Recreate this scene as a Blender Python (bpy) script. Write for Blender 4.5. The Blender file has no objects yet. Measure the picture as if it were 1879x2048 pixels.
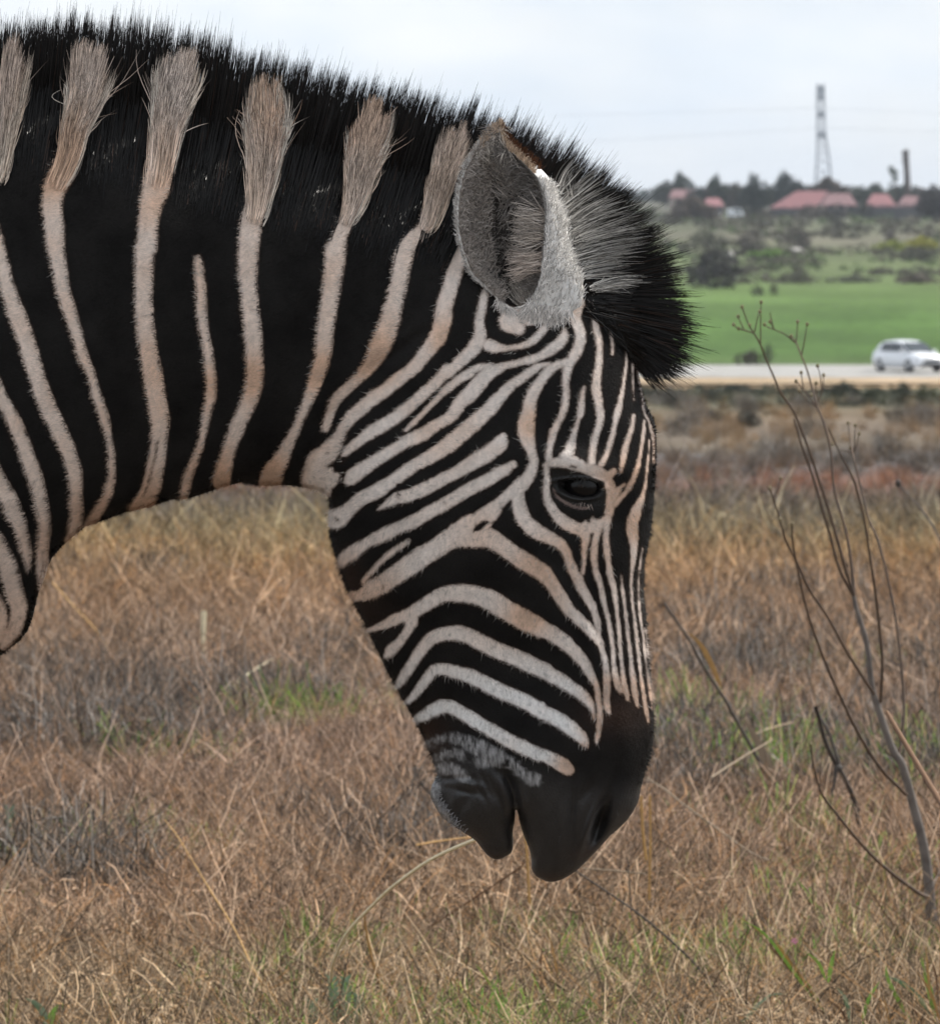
import bpy, math, random
import numpy as np

rng = np.random.default_rng(11)
random.seed(11)
R = math.radians

# ---------------------------------------------------------------- camera, sky, sun, exposure
FPX = 15400.0          # focal length in photo pixels (photo 1879 px wide)
HZ = 400.0             # photo row of the horizon
CX = 939.5
CAMZ = 1.25            # camera height
CAMY = -7.0            # the zebra stands at y = 0, seven metres away
SC = 2200.0            # photo pixels per metre at the zebra

scene = bpy.context.scene
cam_d = bpy.data.cameras.new('camera')
cam = bpy.data.objects.new('camera', cam_d)
scene.collection.objects.link(cam)
scene.camera = cam
cam.location = (0, CAMY, CAMZ)
cam.rotation_euler = (R(90), 0, 0)
cam_d.sensor_fit = 'VERTICAL'
cam_d.sensor_height = 36.0
cam_d.lens = 36.0 * FPX / 2048.0
cam_d.shift_y = -(1024.0 - HZ) / 2048.0
cam_d.clip_start = 0.5
cam_d.clip_end = 20000
cam_d.dof.use_dof = True
cam_d.dof.focus_distance = 7.4
cam_d.dof.aperture_fstop = cam_d.lens / 6.5

SUN_EL, SUN_AZ = R(50), R(60)      # azimuth measured from +y (behind the zebra) towards +x (right)
world = bpy.data.worlds.new('World')
scene.world = world
world.use_nodes = True
nt = world.node_tree
nt.nodes.clear()
def wn(t, **k):
    n = nt.nodes.new(t)
    for a, b in k.items():
        setattr(n, a, b)
    return n
sky = wn('ShaderNodeTexSky', sky_type='NISHITA', sun_disc=False)
sky.sun_elevation = SUN_EL
sky.sun_rotation = SUN_AZ
sky.air_density = 1.0
sky.dust_density = 1.5
bg = wn('ShaderNodeBackground')
bg.inputs['Strength'].default_value = 0.10
out = wn('ShaderNodeOutputWorld')
tc = wn('ShaderNodeTexCoord')
mp = wn('ShaderNodeMapping')
mp.inputs['Scale'].default_value = (1.0, 1.0, 2.6)
n1 = wn('ShaderNodeTexNoise')
n1.inputs['Scale'].default_value = 10.0
n1.inputs['Detail'].default_value = 5.0
n1.inputs['Roughness'].default_value = 0.5
n1.inputs['Distortion'].default_value = 0.4
cr = wn('ShaderNodeValToRGB')
cr.color_ramp.elements[0].position = 0.30
cr.color_ramp.elements[0].color = (0.72, 0.72, 0.72, 1)
cr.color_ramp.elements[1].position = 0.60
cr.color_ramp.elements[1].color = (0.97, 0.97, 0.97, 1)
n2 = wn('ShaderNodeTexNoise')
n2.inputs['Scale'].default_value = 22.0
n2.inputs['Detail'].default_value = 3.0
cr2 = wn('ShaderNodeValToRGB')
cr2.color_ramp.elements[0].position = 0.35
cr2.color_ramp.elements[0].color = (5.5, 6.15, 6.95, 1)
cr2.color_ramp.elements[1].position = 0.65
cr2.color_ramp.elements[1].color = (6.9, 7.1, 7.25, 1)
mx = wn('ShaderNodeMix', data_type='RGBA')
L = nt.links.new
L(tc.outputs['Generated'], mp.inputs['Vector'])
L(mp.outputs['Vector'], n1.inputs['Vector'])
L(mp.outputs['Vector'], n2.inputs['Vector'])
L(n1.outputs['Fac'], cr.inputs['Fac'])
L(n2.outputs['Fac'], cr2.inputs['Fac'])
L(cr.outputs['Color'], mx.inputs['Factor'])
L(sky.outputs['Color'], mx.inputs[6])
L(cr2.outputs['Color'], mx.inputs[7])
L(mx.outputs[2], bg.inputs['Color'])
L(bg.outputs['Background'], out.inputs['Surface'])

sun_d = bpy.data.lights.new('sun', 'SUN')
sun_d.energy = 4.4
sun_d.angle = R(1.5)
sun_d.color = (1.0, 0.95, 0.87)
sun = bpy.data.objects.new('sun', sun_d)
scene.collection.objects.link(sun)
sun.rotation_euler = (R(90) - SUN_EL, 0, -SUN_AZ + R(180) - R(180))
# a sun lamp shines along its -z: tilt about x by (90-el) then turn so that it comes from azimuth
sun.rotation_euler = (-(R(90) - SUN_EL), 0, -SUN_AZ)

vs = scene.view_settings
vs.view_transform = 'Standard'
vs.look = 'None'
vs.exposure = 0.58
vs.gamma = 1.0
vs.use_curve_mapping = False
cy = scene.cycles
cy.max_bounces = 6
cy.diffuse_bounces = 2
cy.glossy_bounces = 2
cy.transparent_max_bounces = 6
cy.volume_bounces = 0
cy.use_adaptive_sampling = True
cy.adaptive_threshold = 0.03

# ---------------------------------------------------------------- helpers
def link(o, parent=None):
    scene.collection.objects.link(o)
    if parent is not None:
        o.parent = parent
    return o

def tag(o, label=None, cat=None, group=None, kind=None):
    if label: o['label'] = label
    if cat: o['category'] = cat
    if group: o['group'] = group
    if kind: o['kind'] = kind
    return o

def empty(name, loc=(0, 0, 0)):
    o = bpy.data.objects.new(name, None)
    o.location = loc
    o.empty_display_size = 0.1
    return link(o)

def mesh_np(name, verts, tris=None, quads=None, smooth=True, cols=None, normals=None):
    """verts (n,3); tris (m,3) and / or quads (k,4) -> mesh data, fast"""
    me = bpy.data.meshes.new(name)
    verts = np.asarray(verts, dtype=np.float32)
    me.vertices.add(len(verts))
    me.vertices.foreach_set('co', verts.ravel())
    li, ls, lt = [], [], []
    off = 0
    if tris is not None and len(tris):
        tris = np.asarray(tris, dtype=np.int32)
        li.append(tris.ravel()); ls.append(np.arange(len(tris)) * 3); lt.append(np.full(len(tris), 3))
        off = tris.size
    if quads is not None and len(quads):
        quads = np.asarray(quads, dtype=np.int32)
        li.append(quads.ravel()); ls.append(off + np.arange(len(quads)) * 4); lt.append(np.full(len(quads), 4))
    li = np.concatenate(li).astype(np.int32); ls = np.concatenate(ls).astype(np.int32); lt = np.concatenate(lt).astype(np.int32)
    me.loops.add(len(li)); me.loops.foreach_set('vertex_index', li)
    me.polygons.add(len(ls)); me.polygons.foreach_set('loop_start', ls); me.polygons.foreach_set('loop_total', lt)
    me.polygons.foreach_set('use_smooth', np.full(len(ls), smooth))
    me.update(calc_edges=True)
    if cols is not None:
        at = me.color_attributes.new('Col', 'FLOAT_COLOR', 'POINT')
        c = np.ones((len(verts), 4), dtype=np.float32); c[:, :np.shape(cols)[1]] = cols
        at.data.foreach_set('color', c.ravel())
    if normals is not None:
        me.normals_split_custom_set_from_vertices(np.asarray(normals, dtype=np.float32).tolist())
    return me

def obj(name, me, mat, parent=None):
    o = bpy.data.objects.new(name, me)
    if mat is not None and not me.materials:
        me.materials.append(mat)
    return link(o, parent)

def srgb(r, g, b):
    f = lambda c: (c / 255 / 12.92) if c / 255 <= 0.04045 else ((c / 255 + 0.055) / 1.055) ** 2.4
    return (f(r), f(g), f(b))

def material(name, col=(0.5, 0.5, 0.5), rough=0.8, spec=0.3, attr=None, noise=None, bump=None, metal=0.0, coat=0.0, trans=0.0):
    """noise = (scale, colour2, contrast); bump = (scale, strength, distance)"""
    m = bpy.data.materials.new(name)
    m.use_nodes = True
    t = m.node_tree
    b = t.nodes['Principled BSDF']
    b.inputs['Base Color'].default_value = (*col, 1)
    b.inputs['Roughness'].default_value = rough
    b.inputs['Specular IOR Level'].default_value = spec
    b.inputs['Metallic'].default_value = metal
    b.inputs['Coat Weight'].default_value = coat
    b.inputs['Transmission Weight'].default_value = trans
    co = t.nodes.new('ShaderNodeTexCoord')
    last = None
    if attr:
        a = t.nodes.new('ShaderNodeAttribute'); a.attribute_name = attr
        last = a.outputs['Color']
    if noise:
        nz = t.nodes.new('ShaderNodeTexNoise')
        nz.inputs['Scale'].default_value = noise[0]
        nz.inputs['Detail'].default_value = 6
        t.links.new(co.outputs['Object'], nz.inputs['Vector'])
        rp = t.nodes.new('ShaderNodeMapRange')
        k = noise[2]
        rp.inputs['From Min'].default_value = 0.5 - k; rp.inputs['From Max'].default_value = 0.5 + k
        t.links.new(nz.outputs['Fac'], rp.inputs['Value'])
        mxn = t.nodes.new('ShaderNodeMix'); mxn.data_type = 'RGBA'
        t.links.new(rp.outputs['Result'], mxn.inputs['Factor'])
        if attr:
            mxn.blend_type = 'MULTIPLY'
            t.links.new(last, mxn.inputs[6])
        else:
            mxn.inputs[6].default_value = (*col, 1)
        mxn.inputs[7].default_value = (*noise[1], 1)
        last = mxn.outputs[2]
    if last is not None:
        t.links.new(last, b.inputs['Base Color'])
    if bump:
        nb = t.nodes.new('ShaderNodeTexNoise')
        nb.inputs['Scale'].default_value = bump[0]; nb.inputs['Detail'].default_value = 5
        t.links.new(co.outputs['Object'], nb.inputs['Vector'])
        bp = t.nodes.new('ShaderNodeBump')
        bp.inputs['Strength'].default_value = bump[1]; bp.inputs['Distance'].default_value = bump[2]
        t.links.new(nb.outputs['Fac'], bp.inputs['Height'])
        t.links.new(bp.outputs['Normal'], b.inputs['Normal'])
    return m

def P(px, py, d):
    """photo pixel + distance from the camera -> point of the place"""
    return ((px - CX) * d / FPX, CAMY + d, CAMZ + (HZ - py) * d / FPX)

def vnoise(x, y, seed=0):
    """smooth value noise, 0..1, on arrays"""
    xi = np.floor(x).astype(np.int64); yi = np.floor(y).astype(np.int64)
    fx = x - xi; fy = y - yi
    fx = fx * fx * (3 - 2 * fx); fy = fy * fy * (3 - 2 * fy)
    def h(a, b):
        n = (a * 374761393 + b * 668265263 + seed * 974711) & 0x7fffffff
        n = ((n ^ (n >> 13)) * 1274126177) & 0x7fffffff
        return ((n ^ (n >> 16)) & 0xffff) / 65535.0
    a = h(xi, yi); b = h(xi + 1, yi); c = h(xi, yi + 1); d = h(xi + 1, yi + 1)
    return (a * (1 - fx) + b * fx) * (1 - fy) + (c * (1 - fx) + d * fx) * fy

def fbm(x, y, seed=0, o=4):
    s = 0; a = 0.5; t = 0
    for i in range(o):
        s = s + a * vnoise(x * 2 ** i, y * 2 ** i, seed + i * 7); t += a; a *= 0.5
    return s / t

def catmull(pts, n=4):
    p = np.asarray(pts, dtype=float)
    if len(p) < 3:
        t = np.linspace(0, 1, n + 1)[:, None]
        return p[0] * (1 - t) + p[-1] * t
    q = np.vstack([2 * p[0] - p[1], p, 2 * p[-1] - p[-2]])
    outp = []
    for i in range(1, len(q) - 2):
        for k in range(n):
            t = k / n
            outp.append(0.5 * ((2 * q[i]) + (-q[i - 1] + q[i + 1]) * t + (2 * q[i - 1] - 5 * q[i] + 4 * q[i + 1] - q[i + 2]) * t * t
                               + (-q[i - 1] + 3 * q[i] - 3 * q[i + 1] + q[i + 2]) * t ** 3))
    outp.append(q[-2])
    return np.array(outp)
HAZE = 0.00008

# ================================================================ the zebra's outline, coat pattern and body
TILES = {'A': (0, 0, 3.85), 'B': (0, 450, 3.85), 'C': (0, 900, 3.85), 'D': (450, 50, 3.85), 'E': (450, 500, 3.85),
         'F': (880, 240, 3.5538), 'G': (900, 560, 4.4), 'H': (640, 740, 4.4), 'I': (930, 860, 4.62), 'J': (680, 1120, 4.4),
         'K': (960, 1180, 4.863), 'L': (830, 1420, 3.696)}

def tl(k, *p):
    ox, oy, s = TILES[k]
    return [(ox + q[0] / s, oy + q[1] / s) + ((q[2] / s,) if len(q) > 2 else ()) for q in p]

OUTLINE = [(0, 1313), (39, 1282), (56, 1261), (67, 1230), (75, 1193), (86, 1165), (96, 1134), (106, 1113), (125, 1092), (145, 1074),
           (171, 1053), (197, 1044), (223, 1035), (249, 1025), (281, 1018), (312, 1010), (338, 1000), (377, 997), (405, 988), (442, 975),
           (482, 965), (517, 971), (575, 970), (632, 978), (645, 984), (658, 998), (658, 1047), (665, 1092), (676, 1126), (685, 1154), (694, 1180),
           (712, 1215), (725, 1238), (744, 1277), (771, 1336), (798, 1384), (825, 1434), (849, 1482), (869, 1531), (874, 1550),
           (863, 1571), (861, 1593), (868, 1609), (884, 1634), (916, 1658), (949, 1680), (973, 1709), (992, 1719), (1011, 1713), (1025, 1699),
           (1025, 1663), (1029, 1641), (1030, 1620), (1034, 1622), (1037, 1636), (1044, 1663), (1057, 1696), (1062, 1717), (1063, 1737), (1073, 1753),
           (1098, 1764), (1125, 1758), (1155, 1739), (1190, 1704), (1222, 1669), (1252, 1642), (1274, 1607), (1282, 1571), (1290, 1539),
           (1301, 1506), (1306, 1474), (1307, 1447), (1306, 1400), (1302, 1355), (1297, 1303), (1293, 1258), (1289, 1211), (1286, 1180), (1288, 1130),
           (1296, 1087), (1304, 1029), (1310, 953), (1312, 903), (1311, 867), (1307, 839), (1293, 814), (1282, 776), (1275, 742), (1268, 705),
           (1262, 670), (1248, 620), (1222, 570), (1180, 520), (1130, 478), (1060, 448), (960, 425), (850, 398), (700, 362), (520, 322),
           (320, 268), (130, 232), (0, 215), (-160, 205), (-330, 215), (-520, 260), (-700, 300), (-950, 315), (-1300, 350), (-1700, 365), (-2100, 330),
           (-2450, 310), (-2750, 370), (-2960, 520), (-3050, 760), (-3040, 1050), (-2900, 1300), (-2700, 1420), (-2450, 1440), (-2100, 1540),
           (-1700, 1600), (-1300, 1600), (-1000, 1570), (-780, 1560), (-560, 1570), (-360, 1540), (-200, 1460), (-90, 1390)]
_o = np.array(OUTLINE, dtype=float)
_s = catmull(np.vstack([_o[24:85]]), 3)          # smooth the head's outline
OUT = np.vstack([_o[:24], _s, _o[85:]])

WHITE = [
 tl('A', (110, 480, 120), (90, 800, 140), (70, 950, 140), (30, 1150, 110), (-30, 1330, 90), (-120, 1500, 90)),
 tl('A', (640, 850, 200), (600, 1050, 185), (530, 1290, 200), (455, 1450, 165), (440, 1600, 145), (460, 1750, 145), (475, 1925, 125)),
 tl('B', (-60, -150, 60), (5, 0, 60), (35, 150, 90), (80, 350, 100), (130, 520, 110), (190, 700, 125), (250, 850, 125), (290, 1000, 125), (330, 1120, 125), (380, 1280, 125), (450, 1450, 122), (520, 1600, 115), (580, 1750, 105), (615, 1900, 105), (622, 2080, 92), (620, 2230, 86), (600, 2305, 80), (560, 2375, 55), (520, 2435, 30)),
 tl('B', (-60, 900, 60), (-20, 1080, 80), (25, 1210, 90), (90, 1350, 98), (150, 1450, 100), (200, 1580, 105), (250, 1720, 105), (300, 1870, 112), (340, 2010, 100), (370, 2180, 85), (380, 2310, 78), (365, 2430, 78), (350, 2530, 78), (340, 2630, 78), (328, 2710, 48), (310, 2810, 26)),
 tl('C', (-80, -130, 80), (-20, 0, 80), (20, 130, 95), (65, 240, 112), (130, 380, 120), (190, 530, 108), (225, 680, 80), (245, 800, 58), (250, 900, 20)),
 tl('C', (-60, 470, 100), (-10, 600, 100), (40, 700, 115), (90, 830, 128), (120, 950, 128), (150, 1100, 128), (165, 1220, 118), (140, 1340, 108), (90, 1430, 95), (40, 1510, 55)),
 tl('C', (-40, 1050, 70), (10, 1140, 90), (38, 1230, 90), (35, 1340, 80), (5, 1450, 60)),
 tl('B', (465, 130, 115), (490, 250, 115), (515, 400, 105), (540, 520, 98), (600, 700, 90), (650, 880, 75), (685, 1000, 75), (745, 1130, 65), (790, 1300, 65), (840, 1450, 70), (868, 1570, 50), (885, 1680, 42), (892, 1800, 50), (890, 1930, 55), (870, 2000, 62), (850, 2080, 60), (790, 2180, 68), (730, 2265, 68), (670, 2330, 45)),
 tl('A', (1320, 850, 190), (1295, 1100, 210), (1265, 1280, 225), (1230, 1450, 205), (1180, 1650, 155), (1165, 1900, 150)),
 tl('B', (1155, 150, 140), (1145, 400, 132), (1145, 600, 130), (1162, 800, 125), (1180, 950, 125), (1205, 1100, 140), (1235, 1300, 140), (1262, 1480, 135), (1258, 1600, 120), (1238, 1750, 130), (1210, 1900, 135), (1170, 2050, 140), (1110, 2150, 150), (1060, 2210, 120)),
 tl('B', (1555, 240, 30), (1560, 330, 60), (1575, 500, 72), (1585, 700, 72), (1610, 850, 65), (1635, 1000, 65), (1650, 1150, 75), (1655, 1270, 68), (1630, 1400, 58), (1595, 1550, 50), (1560, 1700, 50), (1500, 1850, 52), (1460, 1960, 65), (1435, 2060, 62), (1425, 2110, 60)),
 tl('D', (310, 1000, 210), (300, 1150, 220), (268, 1350, 195), (225, 1500, 160), (205, 1700, 150), (203, 1925, 135)),
 tl('E', (203, 100, 138), (207, 250, 120), (215, 400, 120), (240, 600, 125), (250, 800, 125), (255, 950, 128), (235, 1080, 120), (190, 1200, 110), (140, 1300, 110), (90, 1420, 105), (45, 1550, 100), (8, 1680, 115), (-20, 1790, 130)),
 tl('D', (1060, 1050, 220), (1030, 1250, 220), (1000, 1400, 185), (930, 1550, 110), (885, 1680, 125), (862, 1850, 145)),
 tl('E', (862, 0, 148), (850, 200, 135), (820, 400, 130), (790, 600, 125), (772, 800, 115), (745, 900, 115), (710, 1010, 100), (670, 1120, 85), (620, 1230, 60), (560, 1370, 70), (505, 1480, 85), (450, 1600, 115), (385, 1700, 155), (355, 1800, 175)),
 tl('D', (1690, 1100, 180), (1660, 1250, 175), (1610, 1450, 180), (1550, 1570, 120), (1450, 1650, 120), (1395, 1750, 120), (1365, 1880, 135)),
 tl('E', (1400, 0, 130), (1360, 200, 130), (1315, 400, 130), (1265, 600, 150), (1205, 740, 150), (1140, 865, 105), (1040, 975, 78), (940, 1065, 78), (870, 1140, 75), (828, 1230, 70), (800, 1320, 65), (790, 1370, 35)),
 tl('E', (1830, 0, 110), (1780, 130, 125), (1745, 250, 120), (1700, 400, 122), (1680, 520, 130), (1650, 640, 130), (1570, 760, 108), (1480, 870, 98), (1370, 960, 98), (1240, 1065, 98), (1100, 1170, 98), (990, 1270, 90), (925, 1350, 80), (890, 1430, 88), (850, 1500, 110), (780, 1570, 150), (710, 1680, 170), (660, 1790, 130)),
 tl('E', (760, 1600, 150), (740, 1700, 200), (700, 1770, 170), (760, 1820, 120), (790, 1870, 60)),
 tl('G', (310, 90, 60), (285, 220, 75), (260, 350, 80), (265, 470, 110), (215, 580, 120), (140, 660, 110), (50, 740, 100), (-20, 800, 95)),
 tl('H', (1120, -20, 100), (1050, 70, 95), (940, 170, 100), (830, 270, 100), (700, 380, 105), (580, 460, 105), (480, 515, 105), (380, 590, 95), (300, 650, 80), (240, 705, 60), (195, 785, 20)),
 tl('G', (350, 735, 70), (280, 740, 60), (160, 800, 62), (60, 870, 58), (-40, 940, 50)),
 tl('H', (1330, 10, 60), (1200, 90, 60), (1085, 185, 65), (1000, 270, 45), (900, 370, 38), (830, 440, 48), (760, 510, 28)),
 tl('G', (1000, 450, 80), (975, 510, 110), (900, 590, 92), (780, 655, 75), (640, 700, 62), (500, 735, 62), (380, 780, 100), (300, 840, 120), (200, 960, 130)),
 tl('H', (1400, 100, 100), (1330, 180, 130), (1240, 260, 120), (1170, 370, 98), (1050, 450, 98), (900, 545, 115), (770, 605, 108), (620, 705, 100), (480, 790, 105), (380, 860, 120), (270, 930, 140)),
 tl('H', (170, 900, 40), (110, 950, 120), (50, 990, 130), (30, 1010, 140)),
 tl('H', (20, 780, 220), (-20, 860, 180), (60, 700, 130), (150, 610, 90)),
 tl('G', (870, 712, 25), (770, 745, 55), (660, 825, 78), (540, 905, 88), (430, 1020, 110), (330, 1130, 122), (200, 1250, 130), (90, 1345, 130), (0, 1430, 128)),
 tl('H', (1300, 500, 130), (1170, 600, 128), (1000, 720, 118), (850, 805, 108), (720, 900, 105), (600, 980, 110), (490, 1050, 125), (360, 1120, 120), (250, 1220, 130), (160, 1290, 180), (115, 1300, 170)),
 tl('H', (1610, 565, 75), (1575, 630, 128), (1490, 700, 130), (1350, 785, 120), (1200, 870, 110), (1050, 950, 110), (900, 1030, 108), (780, 1075, 110), (690, 1095, 95), (600, 1150, 55), (530, 1195, 20)),
 tl('H', (1695, 800, 62), (1620, 850, 98), (1480, 930, 108), (1300, 1025, 108), (1150, 1120, 108), (1000, 1200, 108), (850, 1290, 108), (700, 1350, 108), (560, 1425, 112), (430, 1490, 85), (300, 1575, 110), (220, 1640, 100), (190, 1700, 50)),
 tl('H', (790, 1468, 28), (700, 1525, 42), (600, 1600, 42), (520, 1680, 42), (450, 1755, 45), (385, 1840, 40)),
 # the long stripe in front of the ear, its branches and the light field of the cheek
 tl('G', (1110, 190, 130), (1090, 330, 110), (1140, 470, 95), (1115, 580, 105), (1070, 680, 95), (1030, 760, 80), (1010, 870, 62), (1012, 1000, 62), (1000, 1090, 62), (970, 1180, 60), (928, 1260, 60), (890, 1350, 58), (868, 1450, 52), (860, 1540, 70)),
 tl('G', (1040, 700, 80), (960, 725, 60), (870, 775, 85), (800, 860, 85), (750, 940, 100), (705, 1030, 110), (685, 1150, 120), (665, 1270, 140), (672, 1360, 130), (705, 1470, 90), (727, 1570, 85), (695, 1680, 105), (625, 1770, 120)),
 tl('I', (560, 420, 120), (490, 500, 120), (485, 590, 115), (500, 690, 130), (545, 800, 130), (640, 890, 130), (760, 950, 118), (860, 1005, 95), (920, 1080, 85), (955, 1180, 80), (1000, 1280, 85), (1050, 1380, 90), (1105, 1490, 78), (1155, 1590, 58), (1190, 1690, 46), (1208, 1790, 40)),
 tl('I', (520, 450, 120), (400, 560, 95), (290, 660, 110), (160, 750, 115), (50, 830, 120), (-20, 900, 150)),
 tl('I', (330, 610, 60), (270, 740, 90), (200, 770, 100), (120, 830, 120)),
 tl('H', (1450, 1290, 130), (1350, 1330, 200), (1230, 1400, 190), (1120, 1470, 170), (1000, 1550, 165), (850, 1640, 180), (700, 1750, 165), (580, 1825, 150), (450, 1900, 140)),
 tl('J', (450, 150, 120), (330, 225, 130), (200, 285, 110), (110, 310, 90)),
 tl('I', (-60, 930, 220), (60, 960, 170), (170, 950, 190), (250, 970, 170), (350, 1035, 160), (470, 1125, 160), (600, 1205, 160), (710, 1280, 150), (800, 1395, 120), (870, 1500, 115), (950, 1620, 108), (1050, 1720, 105), (1140, 1810, 100), (1200, 1880, 90), (1240, 1940, 70)),
 tl('K', (1130, 430, 60), (1165, 520, 52), (1192, 610, 52), (1208, 700, 58), (1217, 800, 64), (1220, 900, 75), (1215, 1000, 66), (1222, 1100, 55), (1240, 1160, 25)),
 tl('K', (1085, 100, 60), (1115, 200, 50), (1140, 280, 42), (1140, 380, 40)),
 # round the eye
 tl('I', (742, 290, 50), (745, 400, 55), (745, 500, 58), (755, 600, 68), (800, 700, 88), (870, 780, 105), (960, 850, 120), (1050, 890, 110), (1100, 950, 90), (1092, 1050, 56), (1090, 1150, 36), (1082, 1250, 22), (1075, 1290, 22)),
 tl('I', (1180, 820, 100), (1100, 880, 110), (1190, 880, 60)),
 tl('G', (870, 1590, 60), (950, 1575, 90), (1060, 1580, 120), (1180, 1630, 90), (1290, 1670, 110), (1370, 1700, 90), (1430, 1660, 60)),
 tl('G', (1080, 1400, 40), (1050, 1470, 80), (1010, 1530, 120)),
 tl('I', (1300, 400, 60), (1330, 500, 100), (1335, 590, 110), (1325, 680, 90), (1310, 770, 75), (1295, 870, 66), (1290, 960, 60), (1295, 1080, 58), (1312, 1200, 58), (1332, 1320, 58), (1362, 1440, 56), (1380, 1550, 44), (1395, 1680, 38), (1412, 1840, 34), (1420, 1930, 30)),
 tl('I', (1250, 810, 90), (1215, 900, 66), (1200, 960, 60), (1182, 1060, 56), (1180, 1160, 56), (1200, 1280, 48), (1238, 1400, 48), (1268, 1550, 46), (1308, 1700, 42), (1335, 1850, 38), (1348, 1930, 36)),
 tl('K', (1262, 440, 38), (1280, 560, 38), (1290, 680, 42), (1300, 780, 52), (1318, 870, 60), (1355, 950, 55)),
 tl('K', (1340, 440, 34), (1355, 600, 34), (1374, 720, 38), (1385, 850, 46), (1408, 950, 46), (1422, 1030, 30)),
 tl('I', (1430, 1310, 12), (1437, 1400, 26), (1458, 1550, 32), (1475, 1700, 32), (1497, 1920, 34)),
 tl('K', (1428, 440, 34), (1450, 600, 38), (1465, 750, 44), (1480, 880, 52), (1497, 1000, 52), (1517, 1090, 26)),
 tl('I', (1640, -20, 22), (1620, 130, 26), (1600, 280, 28), (1560, 400, 38), (1500, 520, 46), (1430, 600, 40), (1370, 660, 60)),
 tl('I', (1460, 480, 20), (1400, 530, 60), (1370, 580, 70)),
 tl('I', (1692, 150, 12), (1672, 350, 20), (1652, 500, 26), (1620, 620, 50), (1575, 720, 95), (1532, 830, 110), (1535, 930, 95), (1545, 1050, 72), (1547, 1130, 55), (1532, 1250, 30), (1522, 1400, 28), (1532, 1550, 28), (1550, 1700, 28), (1572, 1850, 28), (1585, 1940, 25)),
 tl('K', (1507, 440, 28), (1528, 600, 28), (1545, 750, 28), (1560, 880, 28), (1580, 1000, 34), (1602, 1130, 38), (1627, 1260, 22)),
 tl('I', (1630, 1080, 10), (1608, 1220, 14), (1592, 1400, 17), (1597, 1600, 18), (1620, 1780, 19), (1645, 1920, 19)),
 tl('K', (1580, 450, 18), (1600, 650, 19), (1625, 850, 19), (1650, 1030, 19), (1662, 1150, 10)),
 tl('K', (1600, 380, 8), (1625, 560, 10), (1650, 760, 9)),
 # forehead
 tl('G', (1240, 60, 50), (1255, 200, 46), (1268, 380, 56), (1300, 500, 58), (1307, 620, 54), (1300, 740, 58), (1280, 860, 70), (1280, 980, 80), (1300, 1080, 72), (1310, 1160, 70), (1300, 1260, 55), (1262, 1380, 56), (1240, 1500, 58), (1235, 1590, 60)),
 tl('G', (1170, 930, 25), (1150, 1050, 50), (1138, 1150, 52), (1110, 1230, 38), (1080, 1340, 48), (1050, 1440, 80)),
 tl('G', (1550, 600, 18), (1540, 750, 24), (1520, 900, 28), (1490, 1050, 42), (1462, 1150, 52), (1440, 1250, 38), (1410, 1370, 38), (1372, 1500, 48), (1320, 1600, 56)),
 tl('G', (1605, 1180, 26), (1585, 1300, 36), (1550, 1400, 52), (1522, 1500, 52), (1502, 1600, 44), (1490, 1670, 26)),
 tl('G', (1600, 740, 16), (1600, 900, 16), (1610, 1050, 12)),
 tl('G', (1390, 330, 50), (1408, 450, 30), (1420, 550, 22), (1415, 650, 16)),
 tl('G', (1640, 800, 12), (1680, 1000, 16), (1700, 1150, 18), (1745, 1250, 18), (1780, 1400, 18), (1782, 1600, 14)),
 tl('G', (1700, 1230, 18), (1690, 1380, 24), (1660, 1530, 30), (1622, 1680, 38), (1562, 1800, 46)),
 tl('G', (1745, 1400, 10), (1735, 1550, 14), (1722, 1680, 18)),
 # lower cheek bands
 tl('J', (260, 610, 50), (370, 560, 70), (500, 490, 90), (640, 430, 108), (780, 340, 120), (900, 270, 128), (1030, 250, 150), (1180, 268, 160), (1320, 312, 178), (1430, 385, 178), (1540, 450, 168), (1650, 510, 168), (1760, 562, 160)),
 tl('J', (640, 500, 110), (600, 590, 70), (530, 690, 80), (450, 775, 88), (412, 830, 55)),
 tl('K', (150, 90, 178), (290, 160, 172), (420, 230, 172), (560, 305, 158), (700, 385, 148), (800, 455, 138), (900, 545, 118), (978, 635, 108), (1040, 735, 88), (1090, 830, 68), (1128, 930, 56), (1142, 1050, 50), (1150, 1150, 56), (1145, 1250, 56), (1130, 1350, 46), (1118, 1430, 26)),
 tl('J', (510, 1090, 55), (570, 990, 85), (640, 880, 88), (705, 775, 98), (785, 680, 108), (880, 622, 118), (1000, 605, 128), (1100, 622, 138), (1220, 680, 138), (1350, 742, 138), (1500, 802, 138), (1650, 870, 138), (1800, 940, 138)),
 tl('K', (450, 660, 140), (600, 740, 138), (750, 820, 138), (880, 900, 118), (980, 972, 105), (1048, 1050, 76), (1085, 1130, 46), (1095, 1210, 22)),
 tl('J', (600, 1230, 46), (680, 1135, 66), (760, 1025, 78), (830, 940, 88), (930, 932, 108), (1050, 960, 118), (1180, 1002, 128), (1320, 1070, 128), (1450, 1130, 128), (1600, 1192, 128), (1750, 1268, 128)),
 tl('K', (400, 1030, 135), (600, 1140, 138), (750, 1212, 138), (850, 1280, 138), (935, 1350, 125), (990, 1410, 100), (1020, 1465, 50)),
 tl('J', (680, 1390, 75), (770, 1330, 100), (880, 1265, 118), (980, 1262, 118), (1080, 1312, 116), (1180, 1372, 116), (1300, 1440, 116), (1450, 1530, 118), (1600, 1600, 118), (1750, 1672, 118)),
 tl('K', (400, 1465, 118), (550, 1532, 118), (700, 1600, 125), (790, 1650, 140), (845, 1700, 110)),
 ]
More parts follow.
